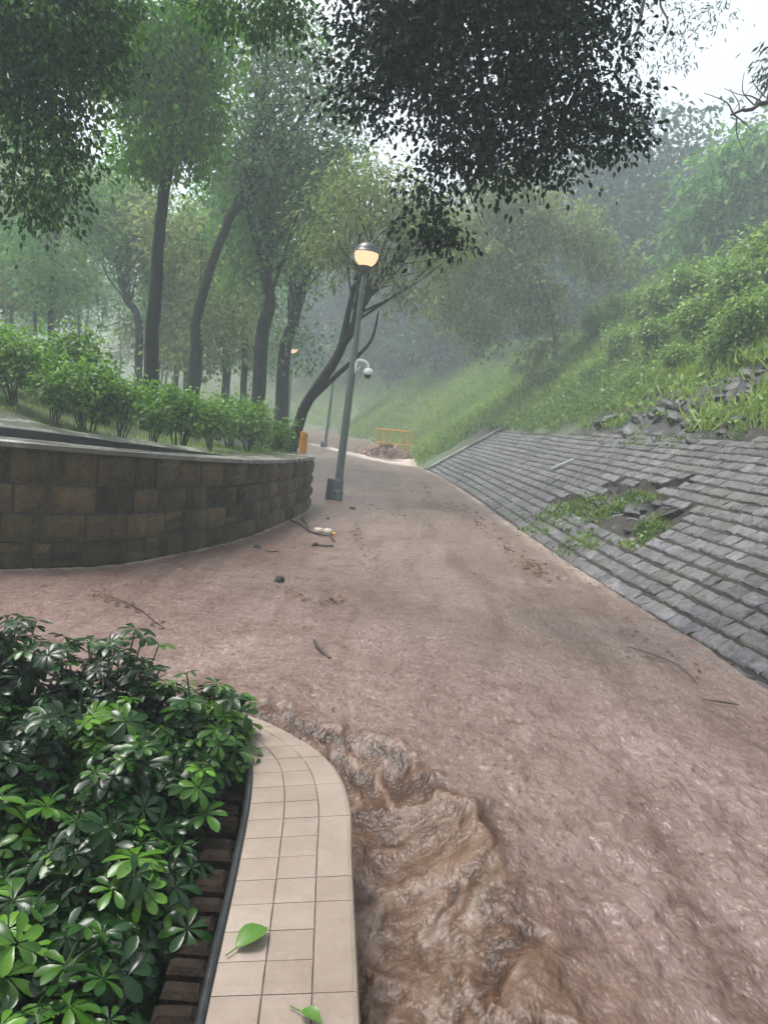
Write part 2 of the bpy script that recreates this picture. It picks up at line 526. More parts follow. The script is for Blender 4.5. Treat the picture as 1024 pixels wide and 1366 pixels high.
FOAMP = plain('dirty_foam', (.36, .31, .25), .6, .2, 30)
STRAW = plain('soaked_litter', (.14, .07, .036), .6, .6, 30, 0, 1)
m, nt, o = mat('black_dome'); pbsdf(nt, o, (.01, .01, .012), .05); DOME = m


def glow(name, c, st):
    m, nt, o = mat(name)
    e = nt.nodes.new('ShaderNodeEmission'); e.inputs[0].default_value = (*c, 1); e.inputs[1].default_value = st
    nt.links.new(e.outputs[0], o.inputs[0]); return m


GLOBE = glow('lit_lamp_globe', (1.0, .56, .33), .6)

# ------------------------------------------------------------------ setting: ground and water
u = np.linspace(-1, 1, 270); gx = 110 * np.sinh(3.6 * u) / math.sinh(3.6)
v = np.linspace(0, 1, 210); gy2 = 10 + 145 * np.sinh(3.0 * v) / math.sinh(3.0)
v1 = np.linspace(1, 0, 70)[:-1]; gy1 = 10 - 26 * np.sinh(1.6 * v1) / math.sinh(1.6)
gyy = np.concatenate([gy1, gy2])
X, Y = np.meshgrid(gx, gyy)
Z = ground(X.ravel(), Y.ravel()).reshape(X.shape)
ground_o = tag(link_mesh('ground', grid_mesh('ground', X, Y, Z), SOILM), kind='structure')

ry = .55 * (72 / .55) ** np.linspace(0, 1, 560)
xl_y = LEFT[:, 1]; xl_x = LEFT[:, 0]
sel = np.arange(len(LEFT)) >= np.argmax(LEFT[:, 0])
first = np.interp(ry, WALLS[:90, 1], WALLS[:90, 0])
XL = np.where(ry < 5.4, -9.0, np.interp(ry, np.concatenate([[5.4, 11.6], LEFT[sel][:, 1]]), np.concatenate([[-9.0, -2.2], LEFT[sel][:, 0] - .9])))
XL = np.where((ry >= 5.4) & (ry < 12), np.interp(ry, [5.4, 6.2, 7.5, 12], [-9, -4.5, -2.9, -2.1]), XL)
XR = np.interp(ry, TOE[:, 1], TOE[:, 0]) + .5
um = np.linspace(0, 1, 90)[:-1]; un = np.linspace(0, 1, 340)
XM = np.maximum(XL + .3, np.minimum(-1.3, XR - 3.5))
X = np.concatenate([XL[:, None] + (XM - XL)[:, None] * um[None], XM[:, None] + (XR - XM)[:, None] * un[None]], 1)
Y = np.repeat(ry[:, None], X.shape[1], 1)
x = X.ravel(); y = Y.ravel()
LEDGE = smooth_poly([(-2.4, 3.75), (-1.5, 3.8), (-.75, 3.8), (-.25, 3.68), (.14, 3.55), (.38, 3.3), (.54, 2.86), (.67, 2.38), (.73, 1.95), (.74, 1.5), (.72, .3)], 6)
dl, al, fyl = sdist(np.stack([x, y], 1), LEDGE)
wob = (fbm(x * 2.2, y * 2.2, 3, 31) - .5) * .5
d = dl + wob * ss(y, 0, 1.2) * .7
near = ss(-x, -3.2, -1.2) * ss(-y, -4.6, -4.0)
chm = ss(d, -.04 - .5 * ss(-y, -2.7, -1.6), .14 + .1 * ss(-y, -2.7, -1.6)) * ss(-y, -4.4, -4.0)
crest_k = ss(fyl, 1.7, 2.7)
lump = fbm(x * 6.5, y * 6.5, 4, 3)
z = -.13 * ss(d, -.05, .7) * ss(-y, -4.4, -4)
z += (.015 + .07 * (lump - .3) + .035 * (fbm(x * 15, y * 17, 3, 4) - .5)) * np.exp(-((d - .10) / .15) ** 2) * (.25 + .75 * crest_k) * ss(-y, -4.4, -4)
fx = .26; fyv = -.966                                   # flow heading in the churn
al_ = x * fx + y * fyv; pe_ = x * -fyv + y * fx
wx = (fbm(x * 1.5, y * 1.5, 3, 8) - .5) * 1.1; wy = (fbm(x * 1.5 + 40, y * 1.5, 3, 9) - .5) * 1.1
rid = 1 - np.abs(2 * fbm((pe_ + wx * .45) * 3.6, (al_ + wy * .8) * 1.25, 2, 12) - 1)
rid2 = 1 - np.abs(2 * fbm((pe_ + wx * .40) * 7.5, (al_ + wy * .8) * 2.6, 2, 14) - 1)
rid3 = 1 - np.abs(2 * fbm((pe_ + wy * .35) * 15, (al_ + wx * .6) * 6, 2, 15) - 1)
wv_ = (fbm(x * 2.1 + 9, y * 2.1, 3, 51) - .5) * .55; wv2 = (fbm(x * 6 + 3, y * 6, 2, 52) - .5) * .12
s1 = fbm((d + wv_ + wv2) * 13, al * 2.6 + wv_ * 2, 4, 53)
s2 = fbm((d + wv_ * 1.1 + wv2 * 1.5) * 30, al * 6.5 + wv_ * 3, 3, 54)
strand = ss(1 - np.abs(2 * s1 - 1), .80, .99) * ss(fbm(x * 2.6, y * 2.6, 2, 55), .35, .65)
ridge = np.clip(.5 + (s1 - .5) * 1.2 + (s2 - .5) * 1.5, 0, 1)
lift = np.exp(-((d - .12) / .2) ** 2); ridge = np.clip(ridge - .14 * lift * crest_k + .3 * (fbm(x * 9, y * 9, 3, 56) - .5), 0, 1)
z += chm * ((rid - .62) * .03 + (s1 - .5) * .045 + (s2 - .5) * .022 + (rid2 - .6) * .025 * lift + (rid3 - .6) * .012)
fall = ss(-y, -6, -1.2)
z += (1 - chm) * ((fbm(x * 6, y * 4, 3, 21) - .5) * (.014 + .05 * fall * ss(x, .2, 1.4)) + (fbm(x * 20, y * 16, 2, 22) - .5) * (.010 + .022 * fall))
z += (1 - chm) * (fbm(x * 1.3, y * .5, 2, 23) - .5) * .02
z += pathz(y)
foam = .17 * strand * chm
fl = at(0, 0, 1)
FOAM1 = smooth_poly([(-4.0, 36.5), (-2.6, 33.5), (-1.5, 30.5), (-.6, 28.2), (.5, 27.2), (1.0, 29.5), (1.0, 37)], 6)
d1, _, _ = sdist(np.stack([x, y], 1), FOAM1)
foam = np.maximum(foam, np.exp(-(np.abs(d1) / (.35 + .5 * ss(x, -.5, .8))) ** 2) * 1.3)
z += np.exp(-(d1 / .4) ** 2) * .10 * fbm(x * 3, y * 2, 3, 40)
# thin line of froth against the wall and the setts
sr_, _, _ = sdist(np.stack([x, y], 1), TOE)
foam = np.maximum(foam, .45 * ss(sr_, -.32, -.02) * ss(y, 4, 9) * fbm(x * 4, y * 1.6, 3, 77) * 1.3)
dw, _, _ = sdist(np.stack([x, y], 1), WALLS)
foam = np.maximum(foam, .8 * np.exp(-(dw / .05) ** 2))
water = link_mesh('water', grid_mesh('water', X, Y, z.reshape(X.shape), {'churn': chm, 'ridge': ridge, 'foam': np.clip(foam, 0, 1)}), WATER)
tag(water, kind='structure')

# ------------------------------------------------------------------ retaining wall on the left
w = thing('retaining_wall', 'curved retaining wall of mossy brown squared stone holding up the shrub terrace', 'wall', (-3.27, 6.02, 0))
wl = np.array(w.location)


def resample(P, step):
    d = np.concatenate([[0], np.cumsum(np.hypot(*np.diff(P, axis=0).T))]); n = int(d[-1] / step)
    s = np.linspace(0, d[-1], n + 1)
    return np.stack([np.interp(s, d, P[:, 0]), np.interp(s, d, P[:, 1])], 1), s


WP, WS = resample(WALLS, .04)


def wpt(s, off=0.0):
    i = np.interp(s, WS, np.arange(len(WS))); i0 = int(min(max(i, 1), len(WS) - 2))
    p = np.array([np.interp(s, WS, WP[:, 0]), np.interp(s, WS, WP[:, 1])])
    t = WP[min(i0 + 3, len(WP) - 1)] - WP[max(i0 - 3, 0)]; t /= np.linalg.norm(t)
    n = np.array([t[1], -t[0]])                          # towards the water
    return p + n * off, n, t


faces = MB(); ZB = -.35
edges = [-.35, -.02, .24, .50, .76, 1.0]
Ltot = WS[-1]
def stone(s0, s1, z0, z1):
    faces.tint = random.random()
    g_ = .011; b = .034; dp = .012 + random.random() * .038
    nn = max(2, int((s1 - s0) / .08) + 1); rows = max(2, int((z1 - z0) / .08) + 1)
    vs = []; fs = []
    ssx = np.linspace(s0 + g_, s1 - g_, nn + 1); zzx = np.linspace(z0 + g_, z1 - g_, rows + 1)
    sk = random.uniform(-.01, .01)
    for j, zz in enumerate(zzx):
        for i, s_ in enumerate(ssx):
            e = min(i, nn - i, j, rows - j)
            o_ = dp + (0 if e else -b) + random.uniform(-.008, .012) * (1 if e else .4)
            p, n, t = wpt(s_ + (random.uniform(-.006, .006) if not e else 0), o_)
            vs.append((p[0] - wl[0], p[1] - wl[1], zz + (sk * (i / nn - .5))))
    for j in range(rows):
        for i in range(nn):
            a = j * (nn + 1) + i; fs.append((a, a + 1, a + nn + 2, a + nn + 1))
    # sides back into the wall
    loop = [i for i in range(nn + 1)] + [j * (nn + 1) + nn for j in range(1, rows + 1)] + [rows * (nn + 1) + i for i in range(nn - 1, -1, -1)] + [j * (nn + 1) for j in range(rows - 1, 0, -1)]
    base = len(vs)
    for q in loop:
        i = q % (nn + 1); p, n, t = wpt(ssx[i], -.03); vs.append((p[0] - wl[0], p[1] - wl[1], vs[q][2]))
    for k in range(len(loop)):
        k2 = (k + 1) % len(loop); fs.append((loop[k2], loop[k], base + k, base + k2))
    faces.add(vs, fs)
# irregular squared courses: columns of 1-2 stones per band with broken courses
for bnd in range(5):
    s = 4.5 + random.random() * .3
    while s < Ltot - .1:
        ln = random.uniform(.2, .46)
        s1 = min(s + ln, Ltot)
        ztop = float(walltop(wpt((s + s1) / 2)[0][1]))
        k = ztop / 1.13
        z0, z1 = edges[bnd] * k, edges[bnd + 1] * k
        if bnd == 4: z1 = ztop - .055
        if ln > .42 and random.random() < .35:
            zm = z0 + (z1 - z0) * random.uniform(.4, .6); sm = s + (s1 - s) * random.uniform(.4, .6)
            if random.random() < .5: stone(s, sm, z0, z1); stone(sm, s1, z0, zm); stone(sm, s1, zm, z1)
            else: stone(s, s1, z0, zm); stone(s, sm, zm, z1); stone(sm, s1, zm, z1)
        else: stone(s, s1, z0, z1)
        s = s1
faces.build('stone_face', WSTONE, w)


def ribbon(prof_fn, s0, s1, step, name, matl, parent, org, closed=True, smooth=False):
    b = MB(); n = int((s1 - s0) / step); vs = []; fs = []
    for k in range(n + 1):
        s_ = s0 + (s1 - s0) * k / n
        pr_ = prof_fn(s_)
        for off, z_ in pr_:
            p, _, _ = wpt(s_, off); vs.append((p[0] - org[0], p[1] - org[1], z_ - org[2]))
    m_ = len(pr_)
    for k in range(n):
        for j in range(m_ if closed else m_ - 1):
            a = k * m_ + j; c_ = k * m_ + (j + 1) % m_
            fs.append((a, a + m_, c_ + m_, c_))
    if closed: fs.append(tuple(range(m_))); fs.append(tuple(range(n * m_, n * m_ + m_))[::-1])
    b.add(vs, fs); return b.build(name, matl, parent, smooth)


def wt(s_): return float(walltop(wpt(s_)[0][1]))
core_m = plain('wall_mortar', (.03, .026, .018), .7, .4, 20, 0, .5)
ribbon(lambda s_: [(-.02, -.5), (-.02, wt(s_) - .06), (-.36, wt(s_) - .06), (-.36, -.5)], .0, Ltot, .08, 'wall_core', core_m, w, wl)
rj = lambda s_: .012 * (vnoise(s_ * 5, 0, 4) - .5)
ribbon(lambda s_: [(.035 + rj(s_), wt(s_) - .055), (.045 + rj(s_), wt(s_) - .012), (.03 + rj(s_), wt(s_) + rj(s_) * .3), (-.38, wt(s_) + rj(s_ + 9) * .3), (-.38, wt(s_) - .055)], .0, Ltot, .06, 'coping', CONC, w, wl)

# raised kerb and wet apron behind the coping
ks = Ltot * .0
arc8 = float(WS[np.argmin(np.abs(WP[:, 1] - 8.6) + (WP[:, 0] < -3) * 9)])
k = thing('planter_kerb', 'low black kerb with a wet grey concrete apron running along the top of the stone wall', 'kerb', (-3.6, 6.6, 1.13))
kl = np.array(k.location)
def kh(s_): return .115 * (1 - (s_ / arc8) ** 3) + .012
ribbon(lambda s_: [(-.36, wt(s_) - .2), (-.36, wt(s_) + kh(s_)), (-.50, wt(s_) + kh(s_) + .004), (-.50, wt(s_) - .2)], 1.0, arc8, .08, 'kerb_face', KERBM, k, kl)
def aw(s_): return .50 + 1.35 * (1 - (s_ / arc8) ** 4) + .08
ribbon(lambda s_: [(-.502, wt(s_) - .2), (-.502, wt(s_) + kh(s_)), (-aw(s_), wt(s_) + kh(s_) + .05), (-aw(s_) - .05, wt(s_) - .2)], 1.0, arc8, .08, 'apron', CONC, k, kl)

# ------------------------------------------------------------------ stone-pitched slope on the right
TP, TS = resample(TOE, .05)
def tpt(s):
    i0 = int(min(max(np.interp(s, TS, np.arange(len(TS))), 4), len(TS) - 5))
    p = np.array([np.interp(s, TS, TP[:, 0]), np.interp(s, TS, TP[:, 1])])
    t = TP[i0 + 4] - TP[i0 - 4]; t /= np.linalg.norm(t)
    return p, t, np.array([t[1], -t[0]])
s_y = lambda yy: float(np.interp(yy, TP[:400 + 600, 1][:900], TS[:900]))
sv0, sv1 = s_y(-3), s_y(26.6)
rv = thing('stone_revetment', 'sloping bank paved with rows of wet grey granite setts beside the flooded path', 'stone slope', (2.82, 4.87, 0))
rl = np.array(rv.location)
SL = math.atan(.66); PITCHR = .19
HOLE_C = at(795, 661, 10.4)                              # the washed-out patch
hs0 = None
_P, _T, _ = None, None, None
sd, ar, _ = sdist(np.array([[HOLE_C[0], HOLE_C[1]]]), TOE)
HS, HU = float(ar[0]), float(sd[0]) / math.cos(SL)
def in_hole(s_, u_):
    a = (s_ - HS) / 2.0; b = (u_ - HU) / 1.1
    q = a * a + b * b + 1.3 * (float(vnoise(s_ * 2.3, u_ * 2.3, 9)) - .5) + .35 * a * b
    return q < 1 and u_ > .62 + .2 * float(vnoise(s_ * 1.5, 7.7, 3))
def top_u(s_):
    yy = tpt(s_)[0][1]
    return float(np.interp(yy, [8, 26], [2.95, 2.35])) / math.cos(SL) + .35 * (float(vnoise(s_ * .9, 3.3, 2)) - .5) * (1 if yy > 6 else 2.0)
setts = MB()
nrow = 20
for r_ in range(-1, nrow):
    s = sv0 + random.random() * .3
    while s < sv1:
        ln = random.uniform(.17, .29); sm = s + ln / 2; um_ = (r_ + .5) * PITCHR
        wv = .05 * (float(vnoise(sm * .45, r_ * .35, 6)) - .5)
        if um_ < top_u(sm) and not in_hole(sm, um_):
            p, t, nr = tpt(sm)
            u0 = r_ * PITCHR + wv + .018; u1 = (r_ + 1) * PITCHR + wv - .018
            hz = .024 + random.uniform(-.006, .006)
            tl = random.uniform(-.005, .005); tl2 = random.uniform(-.006, .006)
            setts.tint = min(1, max(0, random.gauss(.5, .25)))
            vs = []
            hl = ln / 2 - .0045
            nn = [(-1, -1), (0, -1.02), (1, -1), (1.0, 0), (1, 1), (0, 1.02), (-1, 1), (-1.0, 0)]
            for lev, ins in ((-.07, 0), (hz - .014, 0), (hz, .016)):
                for a, b in nn:
                    uu = (u0 + u1) / 2 + b * ((u1 - u0) / 2 - ins) + random.uniform(-.009, .009)
                    sv = a * (hl - ins) + random.uniform(-.010, .010)
                    h = lev + (a * tl + b * tl2 if lev > 0 else 0)
                    xy = p + t * sv + nr * (uu * math.cos(SL) - h * math.sin(SL))
                    vs.append((xy[0] - rl[0], xy[1] - rl[1], uu * math.sin(SL) + h * math.cos(SL)))
            xy = p + nr * ((u0 + u1) / 2 * math.cos(SL) - (hz + .006) * math.sin(SL))
            vs.append((xy[0] - rl[0], xy[1] - rl[1], (u0 + u1) / 2 * math.sin(SL) + (hz + .006) * math.cos(SL)))
            fs = []
            for l in range(2):
                for q in range(8): fs.append((l * 8 + q, l * 8 + (q + 1) % 8, l * 8 + 8 + (q + 1) % 8, l * 8 + 8 + q))
            for q in range(8): fs.append((16 + q, 16 + (q + 1) % 8, 24))
            setts.add(vs, fs)
        s += ln
setts.build('sett_rows', SETT, rv)
# mortar bed under the setts
b = MB(); vs = []; fs = []; n_ = int((sv1 - sv0) / .10); mu = 34
for i in range(n_ + 1):
    s_ = sv0 + (sv1 - sv0) * i / n_; p, t, nr = tpt(s_); tu = top_u(s_) + .1
    for j in range(mu + 1):
        u_ = -.5 + (tu + .5) * j / mu
        h = .006 - (.01 + .15 * float(vnoise(s_ * 3.1, u_ * 3.1, 44)) if in_hole(s_, u_) else 0)
        xy = p + nr * (u_ * math.cos(SL) - h * math.sin(SL)); vs.append((xy[0] - rl[0], xy[1] - rl[1], u_ * math.sin(SL) + h * math.cos(SL)))
for i in range(n_):
    for j in range(mu):
        a = i * (mu + 1) + j; fs.append((a, a + 1, a + mu + 2, a + mu + 1))
b.add(vs, fs); b.build('mortar_bed', plain('dark_joint_mortar', (.016, .011, .007), .9, .7, 9, 0, 1.0), rv)


def on_slope(s_, u_, h=0.0):
    p, t, nr = tpt(s_); xy = p + nr * (u_ * math.cos(SL) - h * math.sin(SL))
    return np.array([xy[0], xy[1], u_ * math.sin(SL) + h * math.cos(SL)])


# concrete edging that ends the paving at the far side
p0, t0, n0 = tpt(sv1 + .12)
b = MB(); a_ = on_slope(sv1 + .14, -.3, .0); c_ = on_slope(sv1 + .14, 3.1, .0); dv = Vector(c_ - a_)
rot = dv.to_track_quat('X', 'Z').to_matrix()
b.box((0, 0, 0), (dv.length, .2, .22), rot, .015)
o_ = b.build('concrete_edging', CONC); o_.location = (a_ + c_) / 2
tag(o_, 'narrow concrete edging at the far end of the stone paved bank below the grass', 'edging')
b = MB(); pts = []
for q in np.linspace(0, 1, 14):
    yy = 26.8 + q * 9; s_ = s_y(26.6) + .3 + q * 9; p, t, nr = tpt(s_)
    xx = p + nr * (2.55 + q * 1.0); pts.append((xx[0], xx[1], gz(xx[0], xx[1]) + .05))
b.tube(pts, .07, 6); o_ = b.build('drain_pipe', plain('drain_grey', (.16, .16, .15), .5, .2, 8))
tag(o_, 'thin grey drain line lying up the grass slope from the far corner of the paving', 'pipe')


def rock_mesh(name, sd_, sx, sy, sz, n=14):
    r = np.random.default_rng(sd_); vs = []; fs = []
    pl = unit(r.normal(size=(9, 3))); pd = .62 + .3 * r.random(9)
    for i in range(n + 1):
        th = PI * i / n
        for j in range(2 * n):
            ph = PI * j / n
            v = np.array([math.sin(th) * math.cos(ph), math.sin(th) * math.sin(ph), math.cos(th)])
            k_ = 1.0
            for q in range(9):
                dd = v @ pl[q]
                if dd > 1e-3: k_ = min(k_, pd[q] / dd)
            k_ *= 1 + .10 * (float(vnoise(v[0] * 3 + sd_, v[1] * 3 + v[2] * 2, sd_)) - .5) + .05 * (float(vnoise(v[0] * 9 + sd_, v[1] * 9 + v[2] * 7, sd_)) - .5)
            vs.append((v[0] * k_ * sx, v[1] * k_ * sy, v[2] * k_ * sz))
    for i in range(n):
        for j in range(2 * n):
            a = i * 2 * n + j; c2 = i * 2 * n + (j + 1) % (2 * n); fs.append((a, c2, c2 + 2 * n, a + 2 * n))
    me = bpy.data.meshes.new(name); me.from_pydata(vs, [], fs); me.update()
    return me


RM = [rock_mesh('rock', 40 + i, *sz) for i, sz in enumerate([(.42, .3, .26), (.3, .36, .2), (.5, .28, .22), (.25, .22, .2)])]
for me in RM: me.materials.append(ROCK)
RML = [rock_mesh('rubble_stone', 60 + i, *sz) for i, sz in enumerate([(.16, .11, .09), (.12, .13, .08), (.2, .12, .1)])]
for me in RML: me.materials.append(ROCKL)


def put_rock(me, p, sc, name, label, group=None):
    o = bpy.data.objects.new(name, me); COL.objects.link(o); o.location = [float(c) for c in p]
    o.rotation_euler = (random.uniform(-.4, .4), random.uniform(-.6, 0), random.uniform(0, 6.28)); o.scale = (sc, sc, sc * .7)
    return tag(o, label, 'rock', group)


# rocks of the outcrop above the paving, found by looking along the bank
def slope_hit(px, py):
    d = ray(px, py); t = np.linspace(3, 45, 900); P = CAM + d * t[:, None]
    h = ground(P[:, 0], P[:, 1]); k_ = np.argmax(P[:, 2] < h)
    return P[k_] if k_ > 0 else P[-1]


ROCKP = []
outc = [(815, 562, 1.35, 'broad dark wet boulder at the top edge of the stone paving'),
        (850, 574, 1.15, 'flat topped dark boulder just right of the broad wet boulder above the paving'),
        (905, 548, 1.0, None), (935, 566, .9, None), (960, 530, .9, None), (985, 512, 1.0, 'highest grey rock of the outcrop in the weeds near the right edge'),
        (1005, 500, .9, None), (1012, 540, .9, None), (985, 560, .8, None), (880, 586, .7, None), (930, 590, .6, None), (880, 560, .8, None),
        (1020, 560, .7, None), (945, 545, .8, None), (790, 566, .6, None), (1000, 525, .7, None), (915, 578, .7, None), (965, 575, .7, None), (1020, 515, .9, None), (845, 588, .6, None)]
for i, (px, py, sc, lb) in enumerate(outc):
    p = slope_hit(px, py); ROCKP.append(p)
    put_rock(RM[i % 4], p - np.array([0, 0, .05 * sc]), sc * .82, 'rock', lb or 'dark wet rock among the weeds of the outcrop above the stone paving', 'rocks of the outcrop above the paving')
rk = random.Random(8)
for i in range(72):
    px = rk.uniform(790, 1024); py = 588 - (px - 790) * .36 + rk.uniform(-24, 26)
    p = slope_hit(px, py); ROCKP.append(p); put_rock(RM[i % 4], p - np.array([0, 0, .06]), rk.uniform(.25, .75), 'rock', 'dark wet rock among the weeds of the outcrop above the stone paving', 'rocks of the outcrop above the paving')
gme = ground_o.data; gv = np.zeros(len(gme.vertices) * 3, np.float32); gme.vertices.foreach_get('co', gv); gv = gv.reshape(-1, 3)
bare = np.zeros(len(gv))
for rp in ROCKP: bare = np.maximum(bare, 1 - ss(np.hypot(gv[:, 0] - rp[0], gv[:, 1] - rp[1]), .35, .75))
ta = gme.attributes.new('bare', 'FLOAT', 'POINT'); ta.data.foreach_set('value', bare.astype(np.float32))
# rubble and slabs around the washed-out patch
for i, (ds, du, sc, me, lb) in enumerate([(-.35, .55, .9, RM[0], 'dark slab tilted up at the top of the washed out hole in the paving'),
                                          (-1.15, .75, .75, RM[2], 'dark broken edge stone at the upper right of the washed out hole'),
                                          (.5, .5, .8, RM[2], 'dark slab at the upper left of the washed out hole'),
                                          (-.8, .1, .8, RM[1], 'dark hollow stone on the right side of the washed out hole')]):
    put_rock(me, on_slope(HS + ds, HU + du, -.13), sc * .8, 'broken_slab', lb)
for i in range(52):
    a = random.uniform(0, 6.28); q = math.sqrt(random.random())
    s_, u_ = HS + 1.5 * q * math.cos(a), HU + .75 * q * math.sin(a) - .1
    put_rock(RML[i % 3], on_slope(s_, u_, -.06), random.uniform(.25, .8), 'rubble_stone', 'small pale stone lying in the washed out hole of the paved bank', 'stones in the washed out hole')
for i in range(14):
    a = random.uniform(0, 6.28); q = math.sqrt(random.random())
    put_rock(RM[i % 4], on_slope(HS - .35 + 1.3 * q * math.cos(a), HU + .25 + .6 * q * math.sin(a), -.05), random.uniform(.25, .5), 'rock', 'dark rock half buried among the weeds of the washed out hole in the paving', 'dark rocks in the washed out hole')
# white board lying on the setts
b = MB(); a_, c_ = at(733, 652, 13.2), at(764, 641, 13.2)
sA, uA = [float(q[0]) for q in sdist(np.array([[a_[0], a_[1]]]), TOE)[:2]]
pm = slope_hit(748, 647); sdm, arm, _ = sdist(np.array([[pm[0], pm[1]]]), TOE); sm, um_ = float(arm[0]), float(sdm[0]) / math.cos(SL)
A = on_slope(sm + .05, um_ - .17, .075); B_ = on_slope(sm - .1, um_ + .17, .075); dv = Vector(B_ - A)
b.box((0, 0, 0), (dv.length + .12, .1, .03), dv.to_track_quat('X', 'Z').to_matrix(), .004)
o_ = b.build('white_board', WHITE); o_.location = (A + B_) / 2
tag(o_, 'short white board lying on the grey setts of the paved bank', 'board')


# ------------------------------------------------------------------ plants on the bank
def scatter_mesh(name, P, Nn, h, per, tpl, matl, spread=.12, wid=1.0, tint0=None, seed=1, lean=.5):
    r = np.random.default_rng(seed); n = len(P); N_ = n * per; ci = np.repeat(np.arange(n), per)
    po = P[ci] + np.stack([r.normal(0, spread, N_), r.normal(0, spread, N_), np.zeros(N_)], 1)
    ax = r.normal(size=(N_, 3)) * lean; ax[:, 2] = 1
    nm = r.normal(size=(N_, 3)); nm[:, 2] *= .3
    sz = (h if np.isscalar(h) else h[ci]) * (.5 + .8 * r.random(N_))
    tt = np.clip((tint0[ci] if tint0 is not None else .5) + r.normal(0, .17, N_), 0, 1)
    return link_mesh(name, leaf_mesh(name, po, ax, nm, sz, tpl, tt), matl)


ns = 34000
q = rng.random((ns, 2)); yy = 4 + 60 * q[:, 0] ** 1.5; 
sA = np.interp(yy, TP[:, 1][:1400], TS[:1400])
off = rng.random(ns) ** .8 * 9.5
pp = np.array([np.interp(sA, TS, TP[:, 0]), np.interp(sA, TS, TP[:, 1])]).T
tt_ = np.array([np.interp(sA + .3, TS, TP[:, 0]), np.interp(sA + .3, TS, TP[:, 1])]).T - pp; tt_ = unit(tt_)
xy = pp + np.stack([tt_[:, 1], -tt_[:, 0]], 1) * off[:, None]
sdd, arr, fyy = sdist(xy, TOE)
lim = np.where(fyy < 26.8, np.interp(fyy, [8, 26], [2.95, 2.35]) - .12 + .5 * fbm(xy[:, 0], xy[:, 1], 2, 3) , .05)
keep = (sdd > lim)
for rp in ROCKP: keep &= (np.hypot(xy[:, 0] - rp[0], xy[:, 1] - rp[1]) > .12 + .14 * rng.random(len(xy)))
xy = xy[keep]
zz = ground(xy[:, 0], xy[:, 1])
P = np.column_stack([xy, zz - .03])
patch = fbm(xy[:, 0] * .5, xy[:, 1] * .5, 3, 90)
far = np.hypot(xy[:, 0], xy[:, 1])
hgt = .17 + .24 * patch + .08 * (far > 25)
o_ = scatter_mesh('hill_grass', P, None, hgt, 7, BLADE, L['grass'], .16, 1, .15 + .75 * patch, 5, .55)
V_, F_ = BLADE
tag(o_, 'long bright green grass covering the bank above the stone paving', 'grass', kind='stuff')
# leafy weeds through the grass
sub = rng.random(len(P)) < .75
o_ = scatter_mesh('hill_weeds', P[sub] + np.array([0, 0, .12]), None, (.09 + .10 * patch[sub]) * np.clip(far[sub] / 20, .4, 1), 9, OVAL, L['hillbush'], .15, 1, .1 + .8 * patch[sub], 6, 1.2)
tag(o_, 'low broad leaved weeds mixed through the grass of the green bank', 'weeds', kind='stuff')
# rough grass on the slopes round the far bend of the path
nq = 15000; yy = rng.uniform(30, 78, nq); xx = rng.uniform(-26, 3, nq)
a1, _, _ = sdist(np.column_stack([xx, yy]), LEFT); a2, _, _ = sdist(np.column_stack([xx, yy]), TOE)
kk = (a1 < -.5) | (a2 > .3)
Pq = np.column_stack([xx, yy, ground(xx, yy) - .02])[kk]
o_ = scatter_mesh('far_grass', Pq, None, .42, 7, BLADE, L['grass'], .25, 1, fbm(Pq[:, 0] * .3, Pq[:, 1] * .3, 3, 33), 15, .7)
tag(o_, 'misty rough grass on the slopes round the far bend of the path', 'grass', kind='stuff')
# weeds of the hole and the outcrop
wp = []
for i in range(900):
    a = random.uniform(0, 6.28); qq = math.sqrt(random.random())
    s_, u_ = HS - .12 + 1.95 * qq * math.cos(a), HU - .08 + .9 * qq * math.sin(a)
    if float(vnoise(s_ * 2.5, u_ * 2.5, 15)) > .33 and (in_hole(s_, u_) or random.random() < .2): wp.append(on_slope(s_, u_, -.06 if in_hole(s_, u_) else .0))
for (px, py) in [(860, 582), (935, 575), (1000, 545), (960, 555), (845, 590), (975, 540), (1015, 530), (900, 560), (985, 575), (930, 555), (905, 590)]:
    for k_ in range(9):
        wp.append(slope_hit(px + random.gauss(0, 11), py + random.gauss(0, 6)))
wp = np.array(wp)
o_ = scatter_mesh('weeds', wp, None, .055, 17, OVAL, L['weed'], .09, 1, rng.random(len(wp)), 8, 1.1)
tag(o_, 'yellow green weeds sprouting in the washed out hole and between the rocks', 'weeds', kind='stuff')
wp2 = wp[rng.random(len(wp)) < .6]
o_ = scatter_mesh('weed_grass', wp2, None, .13, 7, BLADE, L['grass'], .07, 1, rng.random(len(wp2)), 9, .6)
tag(o_, 'thin grass blades rising among the weeds in the hole and outcrop', 'grass', kind='stuff')


def dup(root, loc, rz=0, sc=1, label=None, group=None):
    r = root.copy(); COL.objects.link(r); r.location = [float(c) for c in loc]; r.rotation_euler = (0, 0, rz)
    r.scale = (sc,) * 3 if np.isscalar(sc) else sc
    if label: r['label'] = label
    if group: r['group'] = group
    for ch in list(root.children):
        c = ch.copy(); COL.objects.link(c); c.parent = r
    return r


